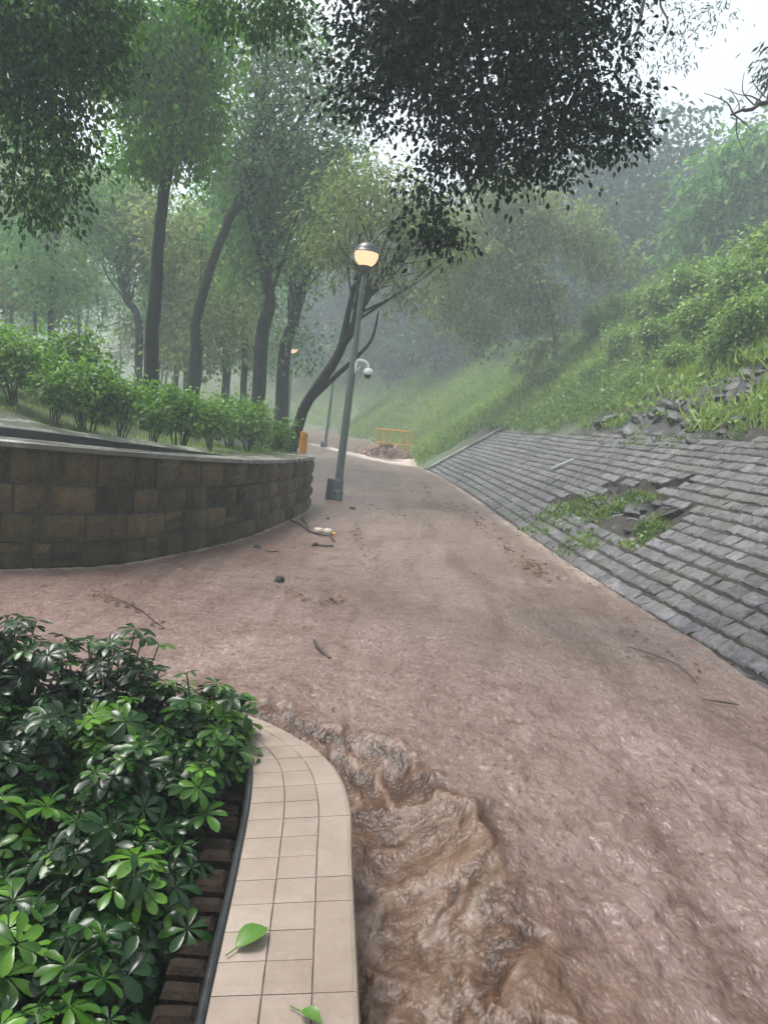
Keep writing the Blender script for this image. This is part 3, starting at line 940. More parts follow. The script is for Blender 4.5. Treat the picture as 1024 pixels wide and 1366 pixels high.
def bush(name, label, cat, R, H, ncl, per, size, tpl, matl, seed, stems=6, group=None, base=.15, cr=.11):
    t = thing(name, label, cat, (0, 0, 0), 0, group)
    r_ = np.random.default_rng(seed)
    bl = [(0, 0, H * .6, R * .8, R * .8, H * .42)] + [(R * .5 * math.cos(a), R * .5 * math.sin(a), H * (.45 + .4 * r_.random()), R * .5, R * .5, H * .3) for a in r_.random(5) * 6.28]
    po, ax, nm, sz, ti, C = crown(bl, ncl, per, cr, size, .1, .45, .7, seed)
    kz = po[:, 2] > base
    link_mesh('foliage', leaf_mesh('foliage', po[kz], ax[kz], nm[kz], sz[kz], tpl, ti[kz]), matl, t)
    b = MB()
    for k_ in range(stems):
        c = C[r_.integers(len(C))]; a = r_.random() * 6.28; b0 = np.array([math.cos(a), math.sin(a), 0]) * .06
        md = b0 * 1.5 + (c - b0) * .45 + r_.normal(size=3) * .04
        b.tube([b0 - [0, 0, .1], md, c], [.014, .010, .004], 5)
    b.build('stem', TWIG, t)
    return t


# bushes on the green bank
hb = [bush('hillside_bush', '', 'bush', .75, 1.15, 210, 18, .10, OVAL, L['hillbush'], 200 + i, 5, cr=.16) for i in range(3)]
hbl = 'leafy green bush growing in the grass on the bank above the stone paving'
hk = 0
def put_hill(px, py, sc, label=None, kind=None, bur=.12):
    global hk
    p = slope_hit(px, py); r0 = hb[hk % 3]
    p = p - np.array([0, 0, bur])
    if hk < 3:
        r0.location = [float(c) for c in p]; r0.scale = (sc,) * 3; r0['label'] = label or hbl; r0['group'] = 'bushes on the green bank'
    else: dup(r0, p, random.uniform(0, 6.28), sc, label or hbl, 'bushes on the green bank')
    hk += 1
for px, py, sc, lb in [(740, 515, .75, 'dark low bush at the foot of the bank below the hanging branches'), (1000, 470, .9, None), (940, 455, .9, None), (880, 470, .8, None),
                       (830, 480, .85, None), (990, 420, 1.1, None), (930, 415, 1.1, None), (870, 430, 1.0, None), (800, 450, .95, None), (760, 470, .8, None), (1015, 385, 1.2, None),
                       (960, 385, 1.2, None), (905, 395, 1.2, None), (850, 405, 1.2, None), (805, 420, 1.2, None), (775, 440, 1.0, None), (720, 480, .8, None), (690, 500, .7, None),
                       (1010, 445, .8, None), (965, 490, .6, None), (905, 500, .6, None), (850, 515, .5, None), (790, 510, .6, None), (1000, 360, 1.2, None)]:
    put_hill(px, py, sc, lb)
# crest bushes: along the brow
for i in range(26):
    yy = 12 + i * 1.35; s_ = float(np.interp(yy, TP[:, 1][:1400], TS[:1400])); p, t, nr = tpt(s_)
    q_ = p + nr * random.uniform(6.2, 9.5); zc = gz(q_[0], q_[1])
    r0 = hb[i % 3]; dup(r0, (q_[0], q_[1], zc - .2), random.uniform(0, 6.28), random.uniform(.7, 1.2), 'large leafy bush on the brow of the green bank under the misty trees', 'bushes on the brow of the bank')

# ------------------------------------------------------------------ trees
def tree(name, label, base, path, rad, blobs, leafm, ncl, per, cr, size, tpl=DIAM, limbs=14, barkm=None, droop=.4, shell=.5, extra=None, group=None, seed=0, sides=9, cat='tree', twigs=0):
    base = np.array(base, float); t = thing(name, label, cat, base, 0, group)
    r_ = np.random.default_rng(seed)
    bl = [(b_[0] - base[0], b_[1] - base[1], b_[2] - base[2], b_[3], b_[4], b_[5]) for b_ in blobs]
    po, ax, nm, sz, ti, C = crown(bl, ncl, per, cr, size, droop, shell, .7, seed)
    link_mesh('crown', leaf_mesh('crown', po, ax, nm, sz, tpl, ti), leafm, t)
    b = MB(); pth = smooth_poly([np.array(p) - base for p in path], 5)
    rr = np.interp(np.linspace(0, 1, len(pth)), np.linspace(0, 1, len(rad)), rad)
    jit = r_.normal(size=pth.shape) * .012; pth = pth + jit * (np.arange(len(pth)) > 0)[:, None]
    b.tube(pth, rr, sides)
    for ep, er in (extra or []):
        e2 = smooth_poly([np.array(p) - base for p in ep], 5); b.tube(e2, np.interp(np.linspace(0, 1, len(e2)), np.linspace(0, 1, len(er)), er), 7)
    for k_ in range(limbs):
        c = C[r_.integers(len(C))]; i0 = int(len(pth) * r_.uniform(.5, .98)); s_ = pth[min(i0, len(pth) - 1)]
        md = s_ + (c - s_) * .5 + r_.normal(size=3) * np.linalg.norm(c - s_) * .10
        r0 = min(.06, max(.006, rr[min(i0, len(rr) - 1)] * .35))
        b.tube(smooth_poly([s_, md, c], 4), np.linspace(r0, r0 * .2, 9), 5)
    for k_ in range(twigs):
        c = C[r_.integers(len(C))]; c2 = c + r_.normal(size=3) * cr * 3
        b.tube([c, (c + c2) / 2 + r_.normal(size=3) * cr * .4, c2], [.012, .008, .003], 4)
    b.build('trunk', barkm or BARK, t)
    return t


def pb(px, py, Y, rpx, rpy, ry=None):
    """ellipsoid from its place and apparent size"""
    c = at(px, py, Y); k_ = Y / FPX
    return (c[0], c[1], c[2], rpx * k_, ry or rpx * k_ * .8, rpy * k_)


def ground_at(px, Y):
    p = at(px, 560, Y); return np.array([p[0], p[1], gz(p[0], p[1])])


# the banyan whose branches hang over the path from above
YB = 6.4
tb = (-2.6, -2.2, -.2)
tree('banyan_tree', 'dark overhanging tree whose dense leafy branches hang into the top centre of the view', tb,
     [tb, (-2.5, -2.1, 2.2), (-2.0, -.8, 4.9), (-1.0, 1.8, 6.6), (.2, 4.4, 7.1), (1.0, 6.4, 6.6)], [.34, .28, .22, .15, .1, .04],
     [pb(545, 70, YB, 100, 105), pb(560, 0, YB, 110, 80), pb(690, 110, YB, 130, 115), pb(740, 20, YB, 110, 95), pb(800, 140, YB, 68, 68), pb(640, 190, YB, 85, 62),
      pb(575, 260, YB, 42, 70), pb(592, 315, YB, 34, 42), pb(490, 120, YB, 42, 55), pb(838, 175, YB, 36, 45), pb(740, 215, YB, 45, 42),
      pb(640, -90, YB, 200, 70), (-.3, 2.8, 7.0, 1.1, 1.0, .5), (-1.2, .6, 6.4, 1.2, 1.2, .6)],
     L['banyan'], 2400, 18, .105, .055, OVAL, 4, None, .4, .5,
     [([at(640, -160, 6.2), at(600, 20, 6.3), at(585, 160, 6.4), at(590, 300, 6.4)], [.03, .018, .012, .006]),
      ([at(700, -160, 6.2), at(730, 0, 6.3), at(790, 110, 6.4), at(860, 190, 6.4)], [.03, .018, .012, .005])], None, 3, 8, 'tree', 15)

# dark tree at the top left
YL = 7.6
tl = (-6.6, 8.6, gz(-6.6, 8.6))
tree('shade_tree', 'dark leafy tree filling the top left corner with drooping boughs', tl,
     [np.array(tl) - [0, 0, .2], (-6.5, 8.5, 3.2), (-6.1, 8.2, 5.4), (-5.2, 7.8, 7.2)], [.22, .18, .13, .06],
     [pb(40, 110, YL, 95, 95), pb(20, 20, YL, 130, 80), pb(85, 200, YL, 48, 60), pb(50, 265, YL, 55, 34), pb(120, 60, YL, 50, 70),
      pb(350, 6, YL, 55, 42), pb(300, 5, YL, 40, 30), pb(385, 28, YL, 28, 28), pb(110, 0, YL, 70, 45)],
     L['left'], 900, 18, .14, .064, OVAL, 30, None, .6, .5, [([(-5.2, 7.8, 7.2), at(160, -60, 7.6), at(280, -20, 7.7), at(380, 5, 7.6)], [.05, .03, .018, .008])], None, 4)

# the tree with the bright crown
Y1 = 14
b0 = ground_at(196, Y1)
tree('terrace_tree', 'straight dark trunked tree with a bright green crown behind the shrubs', b0,
     [b0 - [0, 0, .2], at(205, 430, Y1), at(212, 330, Y1), at(222, 240, Y1), at(236, 120, Y1), at(242, 0, Y1), at(236, -120, Y1)], [.165, .122, .108, .10, .085, .06, .03],
     [pb(215, 140, Y1, 62, 80), pb(265, 150, Y1, 34, 75), pb(230, 50, Y1, 85, 70), pb(200, 210, Y1, 45, 30), pb(265, 195, Y1, 28, 35), pb(175, 100, Y1, 45, 60)],
     L['bright'], 1000, 17, .17, .105, OVAL, 30, None, .6, .5, None, None, 5)
# slanting neighbour, the haze on its crown painted into the leaf colour
Y2 = 17.5
b0 = ground_at(258, Y2)
tree('terrace_tree', 'slanting dark tree with a hazy grey green crown right of the bright crowned tree', b0,
     [b0 - [0, 0, .2], at(260, 470, Y2), at(266, 410, Y2), at(298, 310, Y2), at(330, 240, Y2), at(350, 140, Y2), at(360, 20, Y2)], [.16, .125, .112, .105, .08, .055, .03],
     [pb(360, 160, Y2, 85, 85), pb(330, 240, Y2, 60, 40), pb(400, 90, Y2, 70, 70), pb(410, 220, Y2, 70, 50), pb(340, 60, Y2, 90, 70), pb(300, 200, Y2, 40, 50), pb(450, 160, Y2, 50, 60)],
     L['pale'], 560, 15, .2, .12, DIAM, 46, None, .5, .5, [([at(330, 240, Y2), at(385, 180, Y2), at(425, 120, Y2)], [.07, .05, .02])], None, 6)
specs = [(343, 19, [(343, 545), (350, 450), (360, 400), (352, 340), (360, 240)], .2, 'third dark trunk from the left among the trees behind the shrubs, with a leafy top', [(340, 310, 60, 60), (390, 300, 50, 50), (360, 200, 80, 90), (320, 370, 30, 30)]),
         (300, 25, [(300, 525), (303, 450), (306, 380), (312, 280)], .15, 'slim straight tree behind the slanting tree in the misty wood', [(320, 260, 60, 60), (300, 340, 35, 30), (290, 425, 24, 22)]),
         (325, 25, [(325, 525), (327, 460), (334, 380), (345, 300)], .13, 'slim tree just left of the third dark trunk in the wood', [(345, 280, 55, 55), (335, 400, 26, 28)]),
         (376, 22, [(376, 545), (379, 480), (388, 440), (402, 390), (420, 300)], .22, 'stout dark tree behind the far lamp with drooping leafy twigs', [(420, 290, 70, 60), (390, 370, 35, 35), (405, 470, 20, 28), (390, 440, 22, 20), (450, 240, 60, 50)]),
         (182, 26, [(182, 510), (185, 430), (165, 390), (150, 300)], .16, 'crooked tree left of the straight bright crowned tree', [(150, 290, 60, 60), (190, 340, 40, 40)]),
         (232, 30, [(232, 500), (236, 450), (231, 420), (240, 350)], .12, 'thin wavy tree seen between the straight tree and slanting tree', [(240, 330, 50, 50), (220, 390, 30, 28)]),
         (247, 32, [(247, 500), (249, 455), (256, 420), (262, 340)], .12, 'thinnest curved tree close to the left side of the slanting trunk', [(265, 330, 50, 50), (280, 400, 26, 26)])]
for i, (px, Yt, pth, rr, lb, bl) in enumerate(specs):
    b0 = ground_at(px, Yt)
    tree('woodland_tree', lb, b0, [b0 - [0, 0, .2]] + [at(a, c, Yt) for a, c in pth[1:]], [rr, rr * .85, rr * .7, rr * .45],
         [pb(a, c, Yt, e, f_) for a, c, e, f_ in bl], L['wood'], 380, 13, .28, .16, DIAM, 22, None, .5, .5, None, None, 20 + i, 8)

# leaning tree by the lamp
YN = 14.6
b0 = at(378, 600, YN); b0[2] = gz(b0[0], b0[1])
tree('leaning_tree', 'leaning tree at the end of the stone wall slanting right behind the lamp post', b0,
     [b0 - [0, 0, .15], at(405, 548, YN), at(440, 492, YN), at(470, 437, YN), at(492, 392, YN), at(530, 345, YN), at(590, 300, YN)], [.14, .11, .098, .09, .075, .05, .022],
     [pb(520, 330, YN, 60, 55), pb(460, 300, YN, 60, 50), pb(560, 290, YN, 60, 45), pb(500, 250, YN, 70, 50), pb(600, 340, YN, 45, 40), pb(540, 390, YN, 30, 28), pb(440, 340, YN, 40, 40)],
     L['olive'], 420, 13, .2, .14, SLIM, 40, None, .7, .5,
     [([at(455, 462, YN), at(466, 410, YN), at(476, 365, YN), at(480, 310, YN)], [.07, .058, .045, .02]),
      ([at(418, 530, YN), at(450, 500, YN), at(478, 474, YN), at(496, 452, YN), at(505, 415, YN)], [.06, .05, .04, .028, .016])], None, 31)

# pale tree with dark pods on the bank
YP = 20
b0 = slope_hit(742, 500); YP = float(b0[1])
t = tree('pod_tree', 'pale wispy tree hung with dark seed pods at the foot of the green bank', b0,
     [b0 - [0, 0, .2], at(738, 440, YP), at(720, 370, YP), at(690, 310, YP), at(650, 250, YP)], [.1, .085, .07, .05, .02],
     [pb(640, 330, YP, 60, 60), pb(700, 300, YP, 70, 45), pb(770, 310, YP, 50, 40), pb(690, 390, YP, 60, 55), pb(730, 430, YP, 32, 50), pb(610, 400, YP, 50, 40), pb(640, 440, YP, 35, 30), pb(810, 350, YP, 40, 30), pb(680, 250, YP, 60, 30), pb(590, 320, YP, 50, 50), pb(712, 480, YP, 25, 25)],
     L['olive'], 1150, 14, .2, .17, DIAM, 40, BARKP, .9, .5, [([at(690, 310, YP), at(740, 280, YP), at(800, 285, YP), at(835, 320, YP)], [.05, .035, .02, .008])], None, 32, twigs=30)
r_ = np.random.default_rng(77)
npod = 96
cc = np.array([at(px, py, YP + r_.uniform(-1, .4)) for px, py in zip(r_.normal(690, 75, npod), r_.normal(380, 60, npod))]) - b0
pod_m = plain('dark_pod', (.045, .04, .025), .6, .4, 5)
b = MB(); b.tube([(0, 0, 0), (.01, 0, -.1), (.03, .01, -.22), (.05, .01, -.33)], [.006, .02, .022, .006], 6); pod0 = b.build('seed_pod', pod_m, t)
for k_ in range(npod):
    o_ = pod0 if k_ == 0 else pod0.copy()
    if k_: COL.objects.link(o_); o_.parent = t
    o_.location = cc[k_]; o_.rotation_euler = (r_.normal(0, .25), r_.normal(0, .25), r_.uniform(0, 6.28)); o_.scale = (r_.uniform(.6, 1.3),) * 3

# thin tree and bare bough at the top right
YT = 11
tr = np.array([7.6, 10.5, gz(7.6, 10.5)])
tree('feathery_tree', 'thin feathery tree with fine pale twigs against the white sky at the top right', tr,
     [tr - [0, 0, .2], (7.4, 10.6, 6.5), (6.6, 10.8, 9.5), at(905, -160, YT), at(860, -40, YT)], [.14, .11, .08, .05, .03],
     [pb(870, 90, YT, 40, 40), pb(830, 30, YT, 35, 25), pb(905, 45, YT, 28, 40), pb(955, 10, YT, 35, 22), pb(850, -60, YT, 120, 50)],
     L['rear'], 170, 14, .13, .075, SLIM, 10, BARKP, .5, .5,
     [([at(870, -60, YT), at(858, 0, YT), at(850, 40, YT), at(838, 68, YT)], [.04, .03, .022, .012]), ([at(900, -60, YT), at(880, 0, YT), at(890, 30, YT), at(875, 60, YT)], [.03, .018, .012, .006])], None, 33)
YD = 9
td = np.array([8.2, 8.4, gz(8.2, 8.4)])
tree('bare_tree', 'nearly bare dark bough with fine dead twigs reaching in from the right edge', td,
     [td - [0, 0, .2], (8.0, 8.6, 7.2), at(1100, 90, YD), at(1050, 125, YD), at(1010, 140, YD), at(975, 152, YD)], [.13, .1, .05, .035, .026, .014],
     [pb(1035, 95, YD, 16, 26), pb(1060, 60, YD, 22, 30)], L['rear'], 60, 14, .08, .09, SLIM, 8, TWIG, .6, .5,
     [([at(977, 152, YD), at(970, 138, YD), at(955, 130, YD), at(938, 124, YD)], [.012, .008, .005, .003]),
      ([at(985, 150, YD), at(984, 136, YD), at(972, 118, YD)], [.01, .006, .003]),
      ([at(1005, 140, YD), at(990, 122, YD), at(992, 96, YD)], [.01, .006, .003]),
      ([at(978, 153, YD), at(990, 162, YD), at(1002, 174, YD)], [.012, .008, .004]),
      ([at(982, 156, YD), at(982, 178, YD), at(992, 204, YD)], [.01, .006, .003]),
      ([at(1015, 136, YD), at(1000, 128, YD), at(985, 126, YD), at(965, 118, YD)], [.012, .008, .005, .003]),
      ([at(1020, 130, YD), at(1005, 112, YD), at(1003, 100, YD)], [.009, .005, .003])], None, 34)

# big pale leafed tree on the right and dim trees beyond
YQ = 31
b0 = ground_at(985, YQ)
tree('hillside_tree', 'large pale leaved tree standing on top of the bank at the right edge', b0, [b0 - [0, 0, .3], b0 + [0, 0, 2.5], at(975, 260, YQ), at(970, 200, YQ)], [.25, .2, .13, .05],
     [pb(970, 250, YQ, 62, 50), pb(1010, 210, YQ, 50, 42), pb(935, 300, YQ, 42, 40), pb(1000, 300, YQ, 60, 42), pb(1060, 250, YQ, 70, 80), pb(920, 345, YQ, 36, 28), pb(975, 345, YQ, 50, 25)],
     L['wood'], 620, 13, .38, .30, OVAL, 25, None, .5, .5, None, None, 35)

protos = []
def proto(kind, label, H, R, leafm, seed, group, tk=.13, ncl=250, size=.26, lo=.35):
    r2 = np.random.default_rng(seed)
    bl = [(r2.normal(0, R * .35), r2.normal(0, R * .35), H * q_, R * r2.uniform(.5, .8), R * r2.uniform(.5, .8), H * .13) for q_ in np.linspace(lo, .93, 9)]
    return tree(kind, label, (0, 0, 0), [(0, 0, -.4), (r2.normal(0, .2), r2.normal(0, .2), H * .3), (r2.normal(0, .4), r2.normal(0, .4), H * .65), (0, 0, H * .95)], [tk, tk * .8, tk * .5, .02], bl, leafm, ncl, 12, .38, size, DIAM, 22, None, .4, .5, None, group, seed, 7)


GW = 'misty trees of the wood on the left'
GH = 'dim trees on the hill at the right'
wl_lab = 'hazy green tree standing deep in the misty wood behind the shrubs and nearer trunks'
hl_lab = 'dim blue grey tree in the mist on the hill above the green bank'
PW = [proto('misty_tree', wl_lab, 11, 2.6, L['wood'], 301, GW), proto('misty_tree', wl_lab, 13, 3.0, L['wood'], 302, GW), proto('misty_tree', wl_lab, 9, 2.4, L['olive'], 303, GW, .1)]
PH = [proto('hill_tree', hl_lab, 10, 3.2, L['rear'], 311, GH, .16, 380, .34, .2), proto('hill_tree', hl_lab, 12, 3.4, L['rear'], 312, GH, .16, 380, .34, .2)]
used = {}
def place(PL, i, x_, y_, sc, lab=None):
    r0 = PL[i % len(PL)]; loc = (x_, y_, gz(x_, y_))
    if id(r0) not in used:
        used[id(r0)] = 1; r0.location = loc; r0.scale = (sc,) * 3
        if lab: r0['label'] = lab
    else: dup(r0, loc, random.uniform(0, 6.28), sc, lab)
i = 0
spots = []
r3 = random.Random(5)
tries = 0
while len(spots) < 34 and tries < 6000:
    tries += 1
    yy = r3.uniform(20, 66); xx = r3.uniform(-.64 * yy - 4, -.02 * yy - 1)
    sl_, _, _ = sdist(np.array([[xx, yy]]), LEFT)
    if -sl_[0] < 2.5: continue
    if any(math.hypot(xx - a, yy - b_) < 4.2 for a, b_ in spots): continue
    if yy < 30 and -.25 * yy < xx: continue
    spots.append((xx, yy))
for xx, yy in spots:
    place(PW, i, xx, yy, r3.uniform(.65, 1.0)); i += 1
i = 0
hs_ = []
tries = 0
while len(hs_) < 46 and tries < 4000:
    tries += 1
    yy = r3.uniform(34, 92); xx = r3.uniform(-8, .62 * yy + 5)
    sr_, _, _ = sdist(np.array([[xx, yy]]), TOE)
    if sr_[0] < (11 if yy < 55 else 6): continue
    if any(math.hypot(xx - a, yy - b_) < 3.6 for a, b_ in hs_): continue
    hs_.append((xx, yy))
hs_ += [(2.5, 49), (-.5, 53), (-4, 59), (4, 55), (-8, 65), (0, 60), (6, 51), (-13, 70), (7, 58), (-3, 68), (4, 64), (9.5, 47), (13, 50), (17, 53), (21, 51), (16, 59), (25, 53), (11.5, 57), (20, 46), (28, 49), (23, 60), (9, 62), (14, 66), (30, 58)]
for xx, yy in hs_:
    place(PH, i, xx, yy, r3.uniform(.8, 1.2)); i += 1

# ------------------------------------------------------------------ shrubs on the terrace
ts = [bush('terrace_shrub', '', 'shrub', .5, 1.05, 95, 13, .085, OVAL, L['shrub'], 400 + i, 9, 'shrubs along the terrace', .28, .09) for i in range(3)]
shr = [(-45, 9.6, .9, 'bright shrub cut by the left edge of the view'), (20, 9.6, .85, 'bushy bright shrub at the far left of the terrace row'), (72, 9.4, .82, 'dense shrub with a dark leafy base near the left end of the row'),
       (118, 9.7, .92, 'open shrub with bare stems beside the dense dark based shrub'), (160, 9.8, .78, 'spreading shrub in front of the crooked tree'),
       (205, 9.7, .72, 'round shrub below the straight dark trunk'), (240, 10.0, .82, 'tall slim stemmed shrub in front of the slanting tree'), (284, 10.3, .66, 'small pale shrub right of the slanting trunk'),
       (335, 11.2, .72, 'low spreading shrub left of the leaning tree'), (368, 12.6, .75, 'small dull shrub at the foot of the leaning tree'), (310, 11.8, .8, 'low shrub behind the small pale shrub'),
       (-5, 11, .9, 'tall shrub rising behind the far left of the row'), (85, 11.5, 1.25, 'tallest shrub with a bright shoot rising above the row'), (45, 12, .8, 'tall back row shrub left of the tallest shrub'),
       (140, 11.3, .8, 'back row shrub between the tallest shrub and the straight trunk'), (178, 12.5, .7, 'back row shrub at the left foot of the straight trunk'), (225, 12.5, .62, 'back row shrub between the straight trunk and slanting trunk'),
       (265, 12.6, .55, 'back row shrub at the right foot of the slanting trunk')]
for i, (px, Yt, sc, lb) in enumerate(shr):
    p = ground_at(px, Yt)
    if i < 3: ts[i].location = [float(c) for c in p]; ts[i].scale = (sc,) * 3; ts[i]['label'] = lb
    else: dup(ts[i % 3], p, random.uniform(0, 6.28), sc, lb)
# thin grass on the terrace
n_ = 5200; yy = rng.uniform(6.3, 17, n_); xx = rng.uniform(-8.5, -1.3, n_)
sl_, _, fyy = sdist(np.column_stack([xx, yy]), LEFT); sl_ = -sl_
kk = (sl_ > np.where(yy < 8.6, 1.9, .55)) & (fbm(xx * 1.2, yy * 1.2, 3, 55) > .42)
P = np.column_stack([xx, yy, ground(xx, yy) - .01])[kk]
o_ = scatter_mesh('terrace_grass', P, None, .09, 6, BLADE, L['grass'], .07, 1, rng.random(len(P)) * .7, 12, .7)
tag(o_, 'short sparse wet grass on the soil between the terrace shrubs', 'grass', kind='stuff')

# ------------------------------------------------------------------ lamps, camera, barriers
def lamp(name, label, loc, lean, group='park lamps along the path', box=True):
    t = thing(name, label, 'lamp post', loc, 0, group)
    b = MB(); b.lathe([(.0, -.4), (.12, -.4), (.12, .16), (.105, .2), (.10, .36), (.085, .4), (.085, .4)], 12); b.build('base', POLE, t)
    b = MB(); b.lathe([(.078, .38), (.073, 1.2), (.066, 2.6), (.05, 3.2), (.042, 4.2), (.0, 4.2)], 12); b.build('post', POLE, t)
    b = MB(); b.lathe([(.046, 4.1), (.06, 4.14), (.1, 4.2), (.115, 4.24), (.115, 4.27), (.0, 4.27)], 16); b.build('globe_holder', DKPOLE, t)
    b = MB(); R = .22; zc = 4.47
    b.lathe([(R * math.cos(a), zc + R * math.sin(a)) for a in np.linspace(-1.05, .12, 10)], 24); b.build('globe', GLOBE, t, True)
    b = MB(); R = .232
    b.lathe([(R + .012, zc + .02), (R + .012, zc + .045)] + [(R * math.cos(a), zc + R * .95 * math.sin(a)) for a in np.linspace(.2, PI / 2, 9)], 24); b.build('cap', DKPOLE, t, True)
    if box:
        b = MB(); b.box((-.145, -.03, .14), (.12, .12, .5), None, .01); b.build('fuse_box', plain('dark_brown_box', (.03, .022, .02), .5, .3, 10), t)
    t.rotation_euler = (0, lean, 0)
    return t


LA = (-.93, 13.54, 0)
lamp('street_lamp', 'nearest lit globe lamp on a grey green post standing in the flood', LA, math.radians(2.0))
bpy.data.objects['street_lamp'].scale = (1, 1, 1.02)
p2 = at(433, 597, 34.0)
lamp('street_lamp', 'second lamp post farther up the path, its top hidden by the leaning tree', (p2[0], p2[1], -.12), math.radians(2.6), box=True)
p3 = at(391, 467, 40.0); zg = p3[2] - 4.45
lamp('street_lamp', 'farthest lit lamp seen small through the trees left of the leaning tree', (p3[0], p3[1], zg), 0, box=False)
print('lamp3 ground', zg, gz(p3[0], p3[1]))
# surveillance camera on the first post
cz = 2.50; cx = LA[0] + math.tan(math.radians(1.6)) * cz
t = thing('security_camera', 'white dome security camera on a curved arm fixed to the nearest lamp post', 'camera', (cx + .075, 13.52, cz))
b = MB(); b.box((.0, 0, 0), (.03, .1, .2), None, .004)
b.tube([(0, 0, .05)] + [(.09 + .14 * math.sin(a) * 1.0, 0, .05 + .10 * math.cos(a) * 1.0) for a in np.linspace(-.6, 1.35, 9)] + [(.24, 0, -.02)], .03, 8)
b.tube([(0, 0, -.07), (.08, 0, .04)], .012, 6)
b.build('arm', WHITE, t, True)
b = MB(); b.lathe([(.0, .02), (.05, .02), (.085, -.01), (.09, -.08), (.07, -.1), (.0, -.1)], 16, (.24, 0, 0)); b.build('housing', WHITE, t, True)
b = MB(); b.lathe([(.065, -.1), (.06, -.14), (.035, -.165), (0.001, -.175)], 16, (.24, 0, 0)); b.build('dome', DOME, t, True)


def barrier(name, label, A, B, h, grp=None, bars=6):
    A = np.array(A, float); B = np.array(B, float)
    t = thing(name, label, 'barrier', A, 0, grp); d = B - A
    up = np.array([0, 0, 1.0])
    for q_ in (0, 1):
        b = MB(); b.tube([d * q_ - up * .1, d * q_ + up * h], .034, 8); b.build('post', ORANGE, t)
    for zz in (.0, .5, ):
        b = MB(); z_ = h - zz * h - .02; b.tube([up * z_, d + up * z_], .032 if zz == 0 else .026, 8); b.build('rail', ORANGE, t)
    b = MB()
    for k_ in range(1, bars): b.tube([d * k_ / bars + up * .08, d * k_ / bars + up * (h - .03)], .02, 6)
    b.build('bars', ORANGE, t)
    return t


ya = 31.5
A = at(499, 604, ya); B_ = at(541, 610, ya + .5)
A[2] = B_[2] = 0
bt = barrier('barrier', 'orange tubular barrier standing in the flood with debris heaped against it', A, B_, 1.2, None, 5)
# return side going back from the barrier
b = MB(); bk = np.array([.35, 1.0, 0])
for zz in (1.18, .6): b.tube([(0, 0, zz), tuple(bk + [0, 0, zz])], .026, 7)
b.tube([tuple(bk - [0, 0, .1]), tuple(bk + [0, 0, 1.2])], .03, 7)
dB = B_ - A
for zz in (1.18, .6): b.tube([tuple(dB + [0, 0, zz]), tuple(dB + bk * .6 + [0, 0, zz])], .026, 7)
b.tube([tuple(dB + bk * .6 - [0, 0, .1]), tuple(dB + bk * .6 + [0, 0, 1.2])], .03, 7)
b.build('side_frame', ORANGE, bt)
# second barrier seen edge-on at the end of the wall
A2 = at(401, 606, 13.3); A2[2] = gz(A2[0], A2[1]) - .05
B2 = at(407, 600, 15.2); B2[2] = gz(B2[0], B2[1]) - .05; print('b2', A2, B2)
barrier('barrier', 'orange barrier seen end-on between the leaning tree and the wall end', A2, B2, 1.42 - max(A2[2], .0), None, 4)
# thin stake beside it
b = MB(); q_ = at(398, 600, 13.0); b.tube([(0, 0, -.2), (.02, 0, .75)], .012, 6); o_ = b.build('stake', plain('grey_stake', (.12, .12, .11), .5, .2, 9)); o_.location = (q_[0], q_[1], gz(q_[0], q_[1])); tag(o_, 'thin grey stake standing beside the end-on orange barrier', 'stake')

# debris heap against the barrier
hc = at(520, 606, ya - .5); hc[2] = 0
r_ = np.random.default_rng(91)
t = thing('debris_heap', 'heap of brown leaves and sticks washed up against the orange barrier', 'debris', hc)
n = 40; xs = np.linspace(-1.5, 1.35, n); ys = np.linspace(-.9, 1.0, 26); X, Y = np.meshgrid(xs, ys)
Z = .62 * np.exp(-((X + .15) / .75) ** 2 - (Y / .5) ** 2) + .3 * np.exp(-((X + .9) / .4) ** 2 - ((Y) / .4) ** 2) + .25 * np.exp(-((X - .7) / .6) ** 2 - ((Y + .1) / .4) ** 2)
Z = Z * (.6 + .8 * fbm(X * 3.2 + 5, Y * 3.2, 4, 61)) - .12
link_mesh('heap', grid_mesh('heap', X, Y, Z), STRAW, t)
n = 1100; px = r_.normal(-.05, .6, n); py = r_.normal(0, .32, n)
pz = .55 * np.exp(-((px + .15) / .75) ** 2 - (py / .5) ** 2) * .95
ax = r_.normal(size=(n, 3)); ax[:, 2] *= .6
link_mesh('loose_litter', leaf_mesh('loose_litter', np.column_stack([px, py, pz]), ax, r_.normal(size=(n, 3)), .15 * (.4 + r_.random(n)), SLIM, r_.random(n)), leaf_mat('brown_litter', (.05, .022, .01), (.13, .06, .028), (.24, .13, .065), .1, .7, .2), t)
b = MB()
for k_ in range(26):
    c = np.array([r_.normal(-.1, .6), r_.normal(-.1, .3), .25]); a = r_.normal(size=3); a[2] *= .4; a /= np.linalg.norm(a)
    b.tube([c - a * .35, c + r_.normal(size=3) * .04, c + a * .35], [.014, .012, .006], 5)
b.build('sticks', TWIG, t)

# ------------------------------------------------------------------ flotsam on the water
def twig(name, label, pts, rad, cat='twig', mt=None, n=6):
    P0 = np.array(pts[0], float); b = MB(); q_ = smooth_poly([np.array(p) - P0 for p in pts], 4)
    b.tube(q_, np.interp(np.linspace(0, 1, len(q_)), np.linspace(0, 1, len(rad)), rad), n)
    o = b.build(name, mt or TWIG); o.location = P0
    return tag(o, label, cat)


def wz(px, py, z_=.0):
    d = ray(px, py); return CAM + d * ((z_ - 1.6) / d[2])


